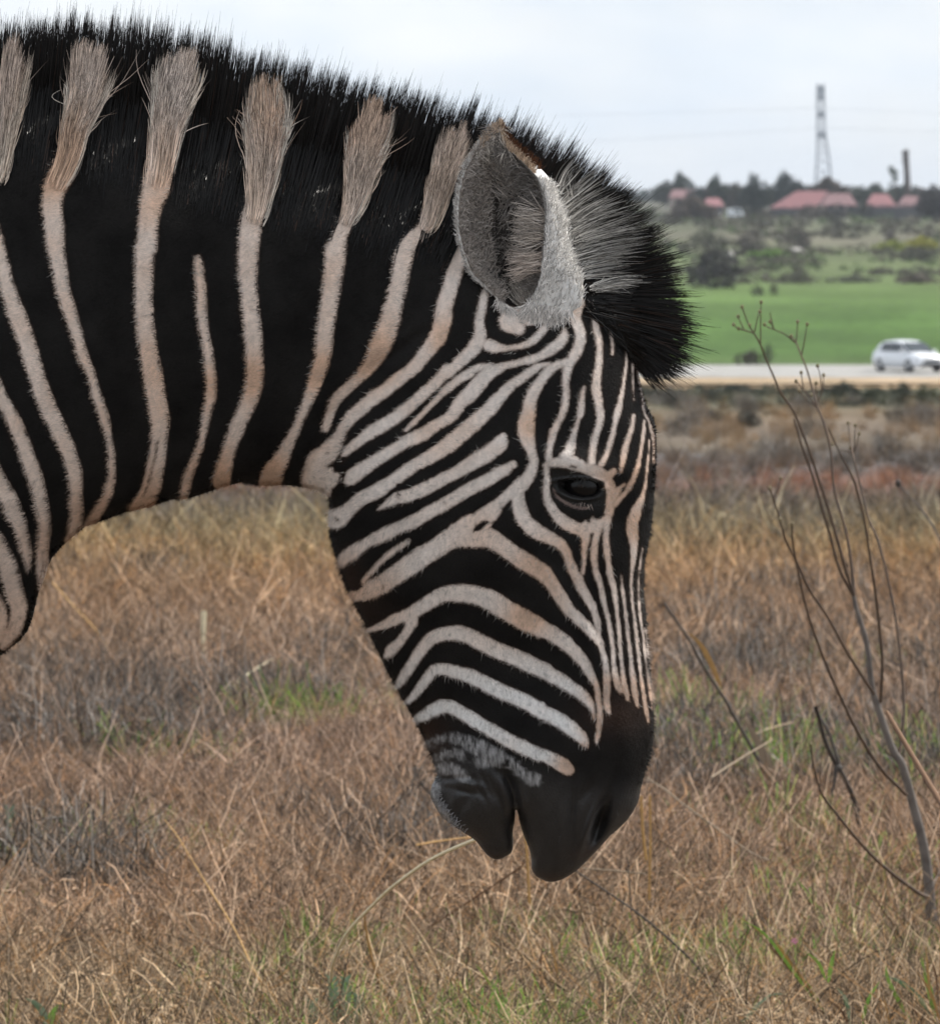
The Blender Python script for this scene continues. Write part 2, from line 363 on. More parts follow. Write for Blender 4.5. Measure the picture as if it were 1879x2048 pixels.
GREY = [   # greyish, half-faded hair just above the muzzle
 tl('J', (770, 1600, 26), (850, 1560, 46), (930, 1530, 56), (1020, 1540, 66), (1120, 1575, 78), (1200, 1625, 110), (1290, 1690, 100), (1380, 1690, 60)),
 tl('L', (410, 215, 80), (520, 270, 120), (600, 320, 110), (480, 350, 90)),
 tl('L', (720, 380, 60), (790, 430, 80), (860, 480, 80), (900, 510, 40)),
 tl('L', (170, 350, 40), (225, 295, 40), (300, 285, 40), (360, 320, 30)),
 tl('L', (190, 400, 60), (250, 420, 70), (320, 440, 70), (370, 470, 50)),
 tl('L', (700, 320, 30), (600, 260, 40)),
 tl('L', (150, 560, 50), (150, 640, 40), (200, 740, 40), (270, 820, 30)),
 ]
LID = [tl('I', (800, 505, 12), (850, 590, 20), (940, 650, 24), (1040, 685, 26), (1120, 690, 22))]
EARBASE = [
 tl('F', (520, 1400, 150), (470, 1440, 110), (560, 1470, 90)),
 tl('F', (640, 1360, 190), (740, 1300, 200), (830, 1220, 190), (900, 1150, 150)),
 tl('F', (640, 1300, 120), (560, 1400, 120), (450, 1330, 60), (420, 1250, 30)),
 tl('F', (870, 1200, 220), (820, 1050, 180), (830, 900, 110), (800, 700, 90)),
 tl('F', (880, 1290, 160), (930, 1400, 110), (965, 1500, 100)),
 tl('G', (340, 560, 110), (450, 592, 82), (560, 590, 70), (680, 560, 82), (780, 480, 88), (850, 400, 95), (890, 320, 90)),
 ]
BLACK = [
 tl('G', (375, 180, 60), (375, 300, 88), (405, 430, 92), (500, 492, 52), (620, 492, 54), (720, 432, 70), (768, 385, 26)),
 tl('G', (990, 280, 40), (965, 350, 100), (910, 440, 110), (830, 530, 90), (720, 605, 78), (590, 632, 70), (450, 655, 76), (340, 685, 66), (230, 700, 46), (150, 740, 36), (60, 810, 30)),
 tl('G', (1000, 310, 90), (1035, 400, 60), (1065, 490, 60), (1030, 590, 66), (960, 660, 50), (860, 690, 30), (760, 712, 20)),
 tl('H', (235, 860, 22), (215, 930, 26), (205, 985, 16)),
 tl('H', (90, 830, 20), (160, 800, 60), (215, 760, 40)),
 tl('H', (1355, 1375, 22), (1400, 1345, 56), (1450, 1310, 40), (1500, 1312, 10)),
 tl('H', (140, 1290, 14), (165, 1305, 16)), tl('H', (80, 715, 16), (100, 708, 12)), tl('H', (680, 1080, 12), (700, 1105, 10)), tl('H', (690, 1060, 14), (715, 1075, 10)),
 tl('H', (1090, 1130, 10), (1110, 1140, 9)), tl('G', (1060, 1612, 20), (1090, 1622, 24)), tl('F', (790, 960, 26), (795, 1040, 26)), tl('F', (860, 990, 22), (870, 1020, 22)),
 tl('C', (1205, 350, 18), (1225, 340, 14)), tl('I', (1000, 1335, 10), (1008, 1340, 9)), tl('J', (370, 200, 12), (390, 205, 10)), tl('J', (330, 620, 16), (350, 635, 10)),
 tl('B', (1240, 1650, 8), (1225, 1760, 10), (1195, 1860, 10), (1170, 1960, 12), (1120, 2080, 8)),
 tl('H', (690, 985, 30), (780, 980, 40), (860, 940, 50)),
 tl('J', (270, 370, 60), (320, 350, 50), (400, 340, 70)),
 # dark skin round the eye
 tl('I', (800, 350, 24), (860, 400, 90), (900, 480, 120), (1000, 480, 200), (1100, 500, 230), (1180, 560, 220), (1210, 650, 160), (1215, 740, 110)),
 tl('I', (800, 540, 30), (850, 620, 70), (930, 690, 110), (1040, 720, 110), (1120, 720, 110), (1130, 810, 36)),
 ]

GX0, GY0, GS = -60.0, -20.0, 2.0
GW, GH = 740, 930
gx = GX0 + GS * np.arange(GW); gy = GY0 + GS * np.arange(GH)
GXX, GYY = np.meshgrid(gx, gy)

def stroke_field(strokes, pad=40):
    f = np.full((GH, GW), -pad * 1.0, dtype=np.float32)
    for s in strokes:
        c = catmull(s, 4)
        for a, b in zip(c[:-1], c[1:]):
            ra, rb = a[2] / 2, b[2] / 2
            m = max(ra, rb) + pad * 0.6
            i0 = max(0, int((min(a[0], b[0]) - m - GX0) / GS)); i1 = min(GW, int((max(a[0], b[0]) + m - GX0) / GS) + 2)
            j0 = max(0, int((min(a[1], b[1]) - m - GY0) / GS)); j1 = min(GH, int((max(a[1], b[1]) + m - GY0) / GS) + 2)
            if i1 <= i0 or j1 <= j0:
                continue
            X = GXX[j0:j1, i0:i1]; Y = GYY[j0:j1, i0:i1]
            dx, dy = b[0] - a[0], b[1] - a[1]
            l2 = dx * dx + dy * dy + 1e-9
            t = np.clip(((X - a[0]) * dx + (Y - a[1]) * dy) / l2, 0, 1)
            d = ra + (rb - ra) * t - np.hypot(X - a[0] - t * dx, Y - a[1] - t * dy)
            np.maximum(f[j0:j1, i0:i1], d, out=f[j0:j1, i0:i1])
    return f

F_white = stroke_field(WHITE + EARBASE)
F_grey = stroke_field(GREY)
F_black = stroke_field(BLACK)
F_lid = stroke_field(LID)
F_rim = stroke_field([tl('L', (1400, 655, 8), (1350, 710, 12), (1310, 790, 16), (1285, 880, 18), (1278, 950, 14)), tl('L', (735, 560, 6), (742, 620, 6), (752, 700, 5))])  # nostril rim: pale skin together with a painted highlight; then the mouth-corner line

def bil(F, x, y, x0=GX0, y0=GY0, s=GS):
    u = np.clip((np.asarray(x) - x0) / s, 0, F.shape[1] - 1.001); v = np.clip((np.asarray(y) - y0) / s, 0, F.shape[0] - 1.001)
    i = u.astype(int); j = v.astype(int); a = u - i; b = v - j
    return (F[j, i] * (1 - a) + F[j, i + 1] * a) * (1 - b) + (F[j + 1, i] * (1 - a) + F[j + 1, i + 1] * a) * b

def sstep(a, b, x):
    t = np.clip((x - a) / (b - a), 0, 1)
    return t * t * (3 - 2 * t)

# warm, dust-stained patches of the light hair: x, y, radius, strength
TAN = [(120, 365, 60, .8), (340, 400, 60, .7), (545, 330, 60, .8), (690, 320, 70, .7), (330, 760, 90, .6), (430, 770, 45, 1.0), (515, 755, 45, 1.2), (640, 740, 45, 1.2),
       (755, 710, 50, 1.1), (885, 670, 40, .9), (430, 960, 60, 1.2), (545, 950, 50, 1.2), (290, 1010, 80, .9), (200, 1020, 60, .9), (1065, 845, 35, 1.0),
       (970, 1080, 80, .5), (1080, 1130, 70, .8), (1150, 1085, 50, .8), (1060, 1220, 45, 1.2), (1225, 1000, 40, 1.1), (1270, 1050, 40, 1.1), (1245, 960, 60, 1.1),
       (1210, 1380, 40, 1.5), (1240, 1385, 40, 1.5), (1270, 1390, 40, 1.5), (1292, 1425, 30, 1.5), (1190, 1440, 30, 1.6), (1140, 1520, 35, 1.2), (1170, 1500, 25, 1.6),
       (900, 870, 60, .5), (760, 1190, 60, .7), (1190, 1100, 60, .7), (700, 1170, 60, .9), (130, 1080, 60, .6), (20, 1260, 90, .5), (1105, 600, 40, .7)]

def coat_colour(x, y, blade=None):
    """albedo of the coat at photo-plane position x, y (arrays); blade: per-hair random 0..1"""
    x = np.asarray(x, dtype=float); y = np.asarray(y, dtype=float)
    jag = (fbm(x / 7, y / 7, 3, 2) - .5) * 5 + (fbm(x / 22, y / 22, 5, 2) - .5) * 5
    fw = bil(F_white, x, y); fg = bil(F_grey, x, y); fb = bil(F_black, x, y)
    ph = (x + 0.22 * y + 90 * (fbm(x / 420, y / 420, 9, 2) - .5)) / 145 * math.pi
    fbody = 30 * np.sin(ph) - 4
    far = sstep(-10, -50, x)
    fw = fw * (1 - far) + fbody * far
    fb = np.where(x < -20, -30, fb)
    f = np.minimum(fw, -fb) + jag * .55
    wmask = sstep(-1.6, 1.6, f)
    gmask = sstep(-7, 5, fg + jag * 2.4) * np.clip(.30 + 1.5 * (fbm(x / 3.2, y / 13, 21, 3) - .34), 0, 1) * (1 - wmask)
    tan = np.zeros_like(x)
    for (tx, ty, r, k) in TAN:
        tan = np.maximum(tan, k * np.exp(-((x - tx) ** 2 + (y - ty) ** 2) / (r * r)))
    tan = np.clip(tan * 1.15 + .60 * (fbm(x / 60, y / 60, 31, 3) - .42) * np.where(y < 900, 1.5, .8), 0, 1.6)
    grey = np.array([.80, .785, .765]); pink = np.array([.78, .63, .53]); och = np.array([.70, .40, .23])
    headcool = sstep(1270, 1400, y)[..., None] * .9
    necky = (sstep(700, 560, x + .55 * (y - 980)) * .35)[..., None]
    base = grey * headcool + (grey * (.45 - necky) + pink * (.55 + necky)) * (1 - headcool)
    t = tan[..., None]
    white = base * (1 - np.clip(t, 0, 1) * .62) + och * np.clip(t, 0, 1) * .62
    white = white * (1 - .5 * np.clip(t - 1, 0, 1))
    edge = (sstep(5.5, 0, f) * .30)[..., None]          # brown fringe along stripe edges
    white = white * (1 - edge) + np.array([.30, .15, .075]) * edge
    mott = .80 + .36 * fbm(x / 4.5, y / 9, 41, 2)
    white = white * mott[..., None]
    speck = sstep(.80, .86, fbm(x / 5, y / 5, 51, 1)) * np.where((y > 950), .5, .15)
    white = white * (1 - speck[..., None] * .55)
    black = np.array([.0128, .0116, .0108]) * (0.55 + 1.1 * fbm(x / 60, y / 60, 61, 4))[..., None]
    mz = sstep(1490, 1600, y + .2 * (1150 - x))[..., None]
    black = black * (1 - mz) + np.array([.0225, .0208, .0205]) * (.75 + .5 * fbm(x / 14, y / 14, 63, 3))[..., None] * mz
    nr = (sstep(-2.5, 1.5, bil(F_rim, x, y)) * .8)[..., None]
    black = black * (1 - nr) + np.array([.075, .072, .072]) * nr  # pale rim skin, with some of its gloss put into the colour
    brown = (sstep(-7, -0.5, f) * .25)[..., None]
    black = black * (1 - brown) + np.array([.055, .025, .013]) * brown
    # brown above the muzzle and on the jaw edge
    br = np.exp(-((x - 1225) ** 2 / 70 ** 2 + (y - 1420) ** 2 / 45 ** 2)) * .6 + np.exp(-((x - 850) ** 2 / 45 ** 2 + (y - 1478) ** 2 / 60 ** 2)) * .8 \
        + np.exp(-((x - 735) ** 2 / 60 ** 2 + (y - 1220) ** 2 / 50 ** 2)) * .35 + np.exp(-((x - 700) ** 2 / 30 ** 2 + (y - 1150) ** 2 / 50 ** 2)) * .5
    br = br + .9 * np.exp(-((x - 1110) ** 2 / 90 ** 2 + (y - 1768) ** 2 / 24 ** 2)) + .8 * np.exp(-((x - 985) ** 2 / 60 ** 2 + (y - 1722) ** 2 / 18 ** 2)) + .5 * np.exp(-((x - 1200) ** 2 / 60 ** 2 + (y - 1705) ** 2 / 22 ** 2)) + .5 * np.exp(-((x - 925) ** 2 / 40 ** 2 + (y - 1668) ** 2 / 14 ** 2))
    br = np.clip(br, 0, 1)[..., None]
    black = black * (1 - br) + np.array([.040, .021, .014]) * br
    c = black * (1 - wmask[..., None]) + white * wmask[..., None]
    c = c * (1 - gmask[..., None] * .8) + np.array([.50, .49, .49]) * gmask[..., None] * .8
    lm = (sstep(-1.5, 1.0, bil(F_lid, x, y)) * .8)[..., None]
    c = c * (1 - lm) + np.array([.24, .175, .155]) * lm
    if blade is not None:
        c = c * (0.70 + 0.55 * blade)[..., None]
    return c, wmask

# ---- half thickness of the body over the profile plane: a smooth inflation of the outline
def inside(px, py, poly=OUT):
    r = np.zeros(px.shape, dtype=bool)
    n = len(poly)
    for i in range(n):
        x1, y1 = poly[i]; x2, y2 = poly[(i + 1) % n]
        if y1 == y2: continue
        c = ((y1 > py) != (y2 > py)) & (px < (x2 - x1) * (py - y1) / (y2 - y1) + x1)
        r ^= c
    return r

def edge_dist(px, py, poly=OUT):
    """distance to the outline and nearest point"""
    best = np.full(px.shape, 1e9); bx = np.zeros(px.shape); by = np.zeros(px.shape)
    n = len(poly)
    for i in range(n):
        a = poly[i]; b = poly[(i + 1) % n]
        d = b - a; l2 = d @ d
        t = np.clip(((px - a[0]) * d[0] + (py - a[1]) * d[1]) / l2, 0, 1)
        qx = a[0] + t * d[0]; qy = a[1] + t * d[1]
        dd = (px - qx) ** 2 + (py - qy) ** 2
        m = dd < best
        best = np.where(m, dd, best); bx = np.where(m, qx, bx); by = np.where(m, qy, by)
    return np.sqrt(best), bx, by

PX0, PY0 = -3200.0, 96.0
def solve_phi():
    phi = None
    for s, its in ((64, 300), (32, 160), (16, 140), (8, 160)):
        nx = int(4704 / s) + 1; ny = int(1792 / s) + 1
        X, Y = np.meshgrid(PX0 + s * np.arange(nx), PY0 + s * np.arange(ny))
        m = inside(X, Y)
        if phi is None:
            p = np.zeros((ny, nx))
        else:
            p = bil(phi, X, Y, PX0, PY0, s * 2)
        p = p * m
        for k in range(its):
            q = np.zeros_like(p)
            q[1:-1, 1:-1] = (p[:-2, 1:-1] + p[2:, 1:-1] + p[1:-1, :-2] + p[1:-1, 2:] + s * s) * .25
            p = np.where(m, p + 1.0 * (q - p), 0)
        phi = p
    return phi, X, Y, m
PHI, PXX, PYY, PM = solve_phi()
_d, _, _ = edge_dist(PXX[:, ::1], PYY)
Q = np.where(PM, PHI / np.maximum(_d, 3.0), 0)
known = PM & (_d > 4)
Qe = np.where(known, Q, 0); kk = known.astype(float)
for _ in range(4):
    sq = np.zeros_like(Qe); sk = np.zeros_like(Qe)
    for dx in (-1, 0, 1):
        for dy in (-1, 0, 1):
            sq += np.roll(np.roll(Qe * kk, dx, 1), dy, 0); sk += np.roll(np.roll(kk, dx, 1), dy, 0)
    new = (kk == 0) & (sk > 0)
    Qe = np.where(new, sq / np.maximum(sk, 1), Qe); kk = np.where(new, 1.0, kk)

# flattening of the inflated section: x, y, radius, factor
FLAT = [(0, 700, 350, .44), (0, 350, 250, .36), (350, 650, 260, .42), (650, 620, 220, .42), (600, 900, 120, .42), (950, 650, 150, .50), (1150, 650, 150, .60), (1150, 950, 160, .62),
        (850, 1050, 150, .52), (950, 1300, 150, .50), (1200, 1300, 130, .58), (1000, 1560, 120, .66), (1220, 1560, 120, .74), (960, 1650, 90, .80),
        (1110, 1700, 90, .80), (-500, 900, 350, .58), (-1100, 950, 400, .84), (-2000, 950, 500, .88), (-2800, 900, 350, .78), (-350, 1400, 200, .6)]
# swellings and hollows: x, y, rx, ry, angle, height in pixels of the zebra plane
BUMP = [(1150, 918, 95, 26, 12, 13), (1155, 968, 62, 44, 10, -3), (1150, 1045, 90, 30, 20, -6), (1230, 1010, 30, 60, 0, -7),
        (930, 1120, 190, 150, 20, 12), (790, 1010, 60, 160, 30, 6), (1010, 820, 60, 90, 0, -6), (1120, 1180, 150, 16, 58, 8), (1180, 1290, 14, 120, -8, 5), (1060, 1330, 110, 50, 40, -9),
        (1245, 1240, 26, 150, 2, -8), (1197, 1643, 13, 44, 18, -46), (1176, 1640, 6, 50, 18, 12), (1232, 1610, 22, 60, 18, 10), (1100, 1650, 60, 90, 0, 6), (960, 1620, 60, 50, 0, 7),
        (1018, 1560, 9, 34, -16, -15), (1030, 1600, 8, 44, -6, -14), (1000, 1540, 40, 10, 40, -6), (988, 1575, 6, 30, -20, -8), (974, 1568, 6, 28, -24, -7), (960, 1575, 6, 30, -30, -6), (1000, 1590, 5, 30, -14, -7), (898, 1552, 32, 6, -5, -10), (1046, 1590, 7, 40, -8, 7), (1143, 1620, 7, 70, 3, -7), (1120, 1640, 10, 80, 6, 4), (930, 1600, 8, 30, 30, -5), (905, 1600, 8, 26, 20, 5), (1222, 1560, 8, 40, 14, -6), (1170, 1575, 10, 26, 30, -7), (1215, 1690, 30, 8, -40, 5), (940, 1560, 30, 7, 12, 6), (925, 1576, 30, 6, 10, -6),
        (640, 900, 16, 90, 20, -12), (690, 800, 14, 90, 48, -9), (800, 700, 14, 100, 55, -7), (900, 560, 26, 100, 15, -6), (960, 560, 30, 80, 10, 6),
        (1140, 1560, 16, 100, 5, -6), (1190, 1500, 20, 60, 10, 5), (1245, 1470, 26, 60, 0, 6),
        (60, 560, 26, 200, -6, -7), (200, 620, 34, 240, -12, -9), (430, 620, 30, 220, 4, -8), (600, 560, 34, 200, 12, 9), (330, 520, 60, 120, 0, 7), (760, 560, 26, 140, 18, -7), (250, 800, 60, 300, -8, 10), (480, 700, 50, 260, 8, 7), (360, 880, 40, 180, 0, -5), (110, 800, 60, 300, -14, 6),
        (300, 940, 14, 80, 18, -3), (280, 960, 8, 70, 16, 3), (560, 930, 12, 50, 30, -4)]

def thickness(x, y, d=None, full=True):
    """half thickness in plane pixels at x, y"""
    if d is None:
        d, _, _ = edge_dist(x, y)
    q = bil(Qe, x, y, PX0, PY0, 8)
    p0 = bil(PHI, x, y, PX0, PY0, 8)
    b = sstep(10, 40, d)
    phi = np.maximum(q * d * (1 - b) + p0 * b, 0)
    w = np.sqrt(2 * phi)
    num = 0; den = 0
    for (fx, fy, r, k) in FLAT:
        g = np.exp(-((x - fx) ** 2 + (y - fy) ** 2) / (r * r)) + 1e-9
        num = num + g * k; den = den + g
    w = w * num / den
    if full:
        rim = sstep(0, 22, d)
        for (bx, by, rx, ry, an, h) in BUMP:
            ca, sa = math.cos(R(an)), math.sin(R(an))
            m = (np.abs(x - bx) < 3 * max(rx, ry)) & (np.abs(y - by) < 3 * max(rx, ry))
            if not m.any(): continue
            xx, yy = x[m] - bx, y[m] - by
            u = (xx * ca + yy * sa) / rx; v = (-xx * sa + yy * ca) / ry
            w[m] += h * np.exp(-(u * u + v * v)) * rim[m]
        w = np.maximum(w, 0)
    return w

def plane_to_world(x, y, w, side=-1):
    return np.stack([(x - CX) / SC, side * w / SC, CAMZ + (HZ - y) / SC], axis=-1)

def grid_sheet(x0, x1, y0, y1, sx, sy):
    """vertices and quads that fill the outline between x0 and x1, border vertices moved onto the outline"""
    nx = int((x1 - x0) / sx) + 2; ny = int((y1 - y0) / sy) + 2
    X, Y = np.meshgrid(x0 + sx * np.arange(nx), y0 + sy * np.arange(ny))
    ins = inside(X, Y)
    c = ins[:-1, :-1] | ins[1:, :-1] | ins[:-1, 1:] | ins[1:, 1:]
    cxm = inside(X[:-1, :-1] + sx / 2, Y[:-1, :-1] + sy / 2)
    c &= cxm
    used = np.zeros_like(ins)
    used[:-1, :-1] |= c; used[1:, :-1] |= c; used[:-1, 1:] |= c; used[1:, 1:] |= c
    idx = -np.ones(X.shape, dtype=int); idx[used] = np.arange(used.sum())
    vx = X[used].copy(); vy = Y[used].copy(); vi = ins[used]
    # border vertices = used vertices with a neighbouring cell missing
    cp = np.zeros((ny + 1, nx + 1), dtype=int); cp[1:-1, 1:-1] = c
    cnt = cp[:-1, :-1] + cp[1:, :-1] + cp[:-1, 1:] + cp[1:, 1:]
    border = (cnt[used] < 4)
    d, qx, qy = edge_dist(vx, vy)
    mv = border & (d < max(sx, sy) * 1.6)
    vx[mv] = qx[mv]; vy[mv] = qy[mv]
    d = np.where(mv, 0, d)
    jj, ii = np.nonzero(c)
    quads = np.stack([idx[jj, ii], idx[jj + 1, ii], idx[jj + 1, ii + 1], idx[jj, ii + 1]], axis=1)
    return vx, vy, d, quads, mv

def both_sides(sheet):
    vx, vy, d, quads, mv = sheet
    w = thickness(vx, vy, d); w[mv] = 0
    near = plane_to_world(vx, vy, w, -1); farv = plane_to_world(vx, vy, w, 1)
    n = len(vx)
    remap = np.arange(n) + n
    remap[mv] = np.arange(n)[mv]
    q2 = remap[quads][:, ::-1]
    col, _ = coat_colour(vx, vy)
    sk = sstep(1500, 1600, vy + .25 * (1100 - vx).clip(-300, 300)) * (vx > 700) + np.exp(-(((vx - 1158) / 55) ** 2 + ((vy - 968) / 38) ** 2)) * .8
    col = np.hstack([col, sk[:, None].clip(0, 1)])
    return np.vstack([near, farv]), np.vstack([quads, q2]), np.vstack([col, col])

# carve the eye opening
EYE = (1158.0, 966.0); EYER = 44.0
th_plain = thickness
def thickness_eye(x, y, d=None):
    w = th_plain(x, y, d)
    a = R(9)
    u = (x - EYE[0]) * math.cos(a) + (y - EYE[1]) * math.sin(a); v = -(x - EYE[0]) * math.sin(a) + (y - EYE[1]) * math.cos(a)
    top = np.where(v < 0, 13.5 + .10 * u, 21.0)
    e = np.sqrt(((u + 3) / 41.0) ** 2 + (v / top) ** 2)
    w = w - 30 * sstep(1.12, .80, e)
    w = w + 5 * np.exp(-((e - 1.28) / .16) ** 2) * np.where(v < 0, 1.25, .8)
    return w

m_coat = material('zebra_coat', attr='Col', rough=0.47, spec=0.55, bump=(420, .5, .0012))
t_ = m_coat.node_tree                                # skin is glossier than hair: the attribute's alpha says which
at_ = [n for n in t_.nodes if n.type == 'ATTRIBUTE'][0]
mr_ = t_.nodes.new('ShaderNodeMapRange'); mr_.inputs['To Min'].default_value = .04; mr_.inputs['To Max'].default_value = .55
t_.links.new(at_.outputs['Alpha'], mr_.inputs['Value']); t_.links.new(mr_.outputs['Result'], t_.nodes['Principled BSDF'].inputs['Specular IOR Level'])
m_fur = material('zebra_fur', attr='Col', rough=0.75, spec=0.06)
m_mane = material('mane_hair', attr='Col', rough=0.36, spec=0.14)
m_eye = material('eyeball', col=(.006, .005, .005), rough=0.22, spec=0.28)
m_iris = material('iris_brown', col=(.014, .011, .010), rough=0.30, spec=0.25, noise=(300, (.026, .019, .016), .2))
m_hoof = material('hoof_horn', col=(.03, .027, .025), rough=.5)

zebra = empty('zebra', (plane_to_world(0, 0, 0)[0], 0, 0))
tag(zebra, 'zebra in side profile with lowered head facing right and upright black mane', 'zebra')
ZL = np.array(zebra.location)

# body mesh: fine sheet in view, coarser beyond the left edge of the frame
thickness = thickness_eye
def _sheet(*a):
    return both_sides(grid_sheet(*a))
v1, q1, c1 = _sheet(-30, 1330, 200, 1780, 2.6, 2.6)
v2, q2, c2 = _sheet(-3070, -14, 180, 1620, 16, 16)
V = [v1, v2]; Qd = [q1, q2 + len(v1)]; C = [c1, c2]
nv = len(v1) + len(v2)

def add_grid(vv, rows, cols, col, closed=True):
    """grid of rows x cols vertices, closed round the columns"""
    global nv
    i = np.arange(rows - 1)[:, None] * cols; j = np.arange(cols if closed else cols - 1)[None, :]
    a = i + j; b = i + (j + 1) % cols; c = i + cols + (j + 1) % cols; d = i + cols + j
    q = np.stack([a.ravel(), b.ravel(), c.ravel(), d.ravel()], axis=1) + nv
    if col.shape[1] == 3: col = np.hstack([col, np.zeros((len(col), 1))])
    V.append(vv); Qd.append(q); C.append(col)
    nv += len(vv)

# legs: loft of ellipses down to the hoof
def leg(px, side, hind):
    if hind:
        st = [(0.98, .17, .26, 0), (.82, .13, .20, .02), (.66, .085, .13, .03), (.54, .055, .075, -.04), (.46, .042, .062, -.09), (.40, .036, .05, -.07), (.25, .026, .032, -.05), (.14, .028, .034, -.045), (.10, .033, .042, -.03), (.06, .030, .035, 0), (.045, .040, .048, .01), (0, .046, .056, .02)]
    else:
        st = [(0.92, .11, .15, 0), (.76, .085, .11, 0), (.62, .06, .075, 0), (.48, .042, .05, 0), (.41, .044, .05, .005), (.35, .034, .036, 0), (.22, .025, .030, 0), (.13, .028, .034, .0), (.09, .032, .04, .015), (.055, .030, .036, .03), (.04, .040, .046, .035), (0, .046, .054, .045)]
    s = catmull(st, 4)
    x0 = (px - CX) / SC
    a = np.linspace(0, 2 * np.pi, 20, endpoint=False)
    vv = []
    for z, ry, rx, ox in s:
        vv.append(np.stack([x0 + ox + rx * np.cos(a), np.full(20, side * (.125 if not hind else .13)) + ry * np.sin(a) * 1.0, np.full(20, max(z, 0.002)) - .035 + .035], axis=1))
    vv = np.vstack(vv)
    z = vv[:, 2]
    f = np.sin(z * 88 + 3 * fbm(vv[:, 0] * 9, z * 9, 71, 2)) - .1
    m = sstep(-.15, .15, f)[:, None]
    col = np.array([.011, .010, .0095]) * (1 - m) + np.array([.66, .57, .50]) * m
    up_ = sstep(.66, .80, z)[:, None]
    col = col * (1 - up_) + coat_colour(vv[:, 0] * SC + CX, HZ + (CAMZ - z) * SC)[0] * up_
    col[z < .05] = (.02, .018, .017)
    add_grid(vv, len(s), 20, col)
leg(-520, -1, False); leg(-610, 1, False); leg(-2760, -1, True); leg(-2840, 1, True)

# ears: a cupped shell opening towards the viewer, near and far
EAR_ROWS = [((575, 1375), (588, 1342), (700, 1440)), ((440, 1290), (640, 1270), (950, 1330)), ((330, 1190), (690, 1180), (985, 1190)), ((230, 1090), (718, 1090), (955, 1090)),
            ((185, 980), (722, 980), (905, 970)), ((140, 830), (738, 850), (880, 840)), ((128, 680), (750, 700), (862, 700)), ((135, 550), (738, 560), (818, 580)),
            ((160, 420), (690, 430), (770, 450)), ((205, 310), (620, 345), (705, 360)), ((260, 220), (530, 255), (610, 270)), ((320, 150), (450, 185), (510, 190)),
            ((375, 105), (418, 40), (445, 125)), ((400, 85), (405, 90), (410, 88))]
er = catmull([[*a, *b, *c] for a, b, c in EAR_ROWS], 6)
NR = len(er)
W_EAR = float(th_plain(np.array([1090.]), np.array([620.]))[0])
def build_ear(side):
    rows = []
    for k, r in enumerate(er):
        t = k / (NR - 1)
        Lp = np.array([TILES['F'][0] + r[0] / 3.5538, TILES['F'][1] + r[1] / 3.5538])
        Rp = np.array([TILES['F'][0] + r[2] / 3.5538, TILES['F'][1] + r[3] / 3.5538])
        Op = np.array([TILES['F'][0] + r[4] / 3.5538, TILES['F'][1] + r[5] / 3.5538])
        D = .36 * np.linalg.norm(Rp - Lp) + 2
        f0 = W_EAR + 6 + 34 * math.sin(min(1, t * 1.6) * math.pi / 2)
        rr = [(Lp, 0), (Lp + .10 * (Rp - Lp), .38), (Lp + .30 * (Rp - Lp), .85), (Lp + .52 * (Rp - Lp), 1.0), (Lp + .74 * (Rp - Lp), .82), (Lp + .92 * (Rp - Lp), .30),
              (Rp, -.14), (Rp + .12 * (Op - Rp), -.26), (Rp + .55 * (Op - Rp), -.08), (Op, .45), (Op - .04 * (Op - Rp), .95), (.5 * (Lp + Op), 1.5), (Lp + .14 * (Rp - Lp), .95), (Lp - .01 * (Rp - Lp), .22)]
        pts = np.array([[p[0], p[1], f0 - dd * D] for p, dd in rr])
        pts = np.vstack([pts, pts[:1]])
        cc = []
        n = len(pts) - 1
        for i in range(n):
            p0, p1, p2, p3 = pts[(i - 1) % n], pts[i], pts[i + 1], pts[(i + 2) % n]
            for q in range(5):
                s = q / 5
                cc.append(.5 * (2 * p1 + (p2 - p0) * s + (2 * p0 - 5 * p1 + 4 * p2 - p3) * s * s + (3 * p1 - p0 - 3 * p2 + p3) * s ** 3))
        rows.append(cc)
    rows = np.array(rows)                       # NR, 70, 3
    x, y, w = rows[..., 0], rows[..., 1], rows[..., 2]
    u = np.linspace(0, 14, 70, endpoint=False)[None, :] * np.ones((NR, 1))
    t = np.linspace(0, 1, NR)[:, None] * np.ones((1, 70))
    inner = sstep(.15, .8, u) * sstep(6.0, 5.4, u)
    mid = np.exp(-((u - 3.4) / 1.3) ** 2)
    nz = fbm(x / 5, y / 12, 81, 3)[..., None]
    cin = np.array([.34, .305, .275]) * (1 - mid[..., None] * .88) * (.5 + nz)
    tipb = sstep(.80, .95, t)[..., None]
    cin = cin * (1 - tipb) + np.array([.50, .36, .25]) * tipb
    white = np.array([.88, .86, .83]) * (.8 + .3 * nz)
    bandt = (sstep(.66, .78, t) * sstep(6.4, 7.8, u) * (u < 11.5) * .85)[..., None]
    cout = white * (1 - bandt) + np.array([.10, .042, .018]) * bandt
    bk = sstep(10.3, 11, u)[..., None] * (1 - sstep(13.2, 13.8, u))[..., None]
    cout = cout * (1 - bk) + np.array([.02, .017, .015]) * bk
    line = np.exp(-((u - .35) / .22) ** 2)[..., None]
    c = cin * inner[..., None] + cout * (1 - inner[..., None])
    c = c * (1 - .7 * line) + np.array([.14, .06, .025]) * .7 * line
    line = np.exp(-((u - 6.0) / .30) ** 2)[..., None] * sstep(.2, .35, t)[..., None]
    c = c * (1 - .8 * line) + np.array([.035, .02, .015]) * .8 * line
    pts = plane_to_world(x.ravel(), y.ravel(), w.ravel(), side)
    return rows, pts, c.reshape(-1, 3)
ear_rows, ear_pts, ear_col = build_ear(-1)
add_grid(ear_pts, NR, 70, ear_col)
_, ep2, ec2 = build_ear(1)
ep2 = ep2 + np.array([-.03, .0, -.012])
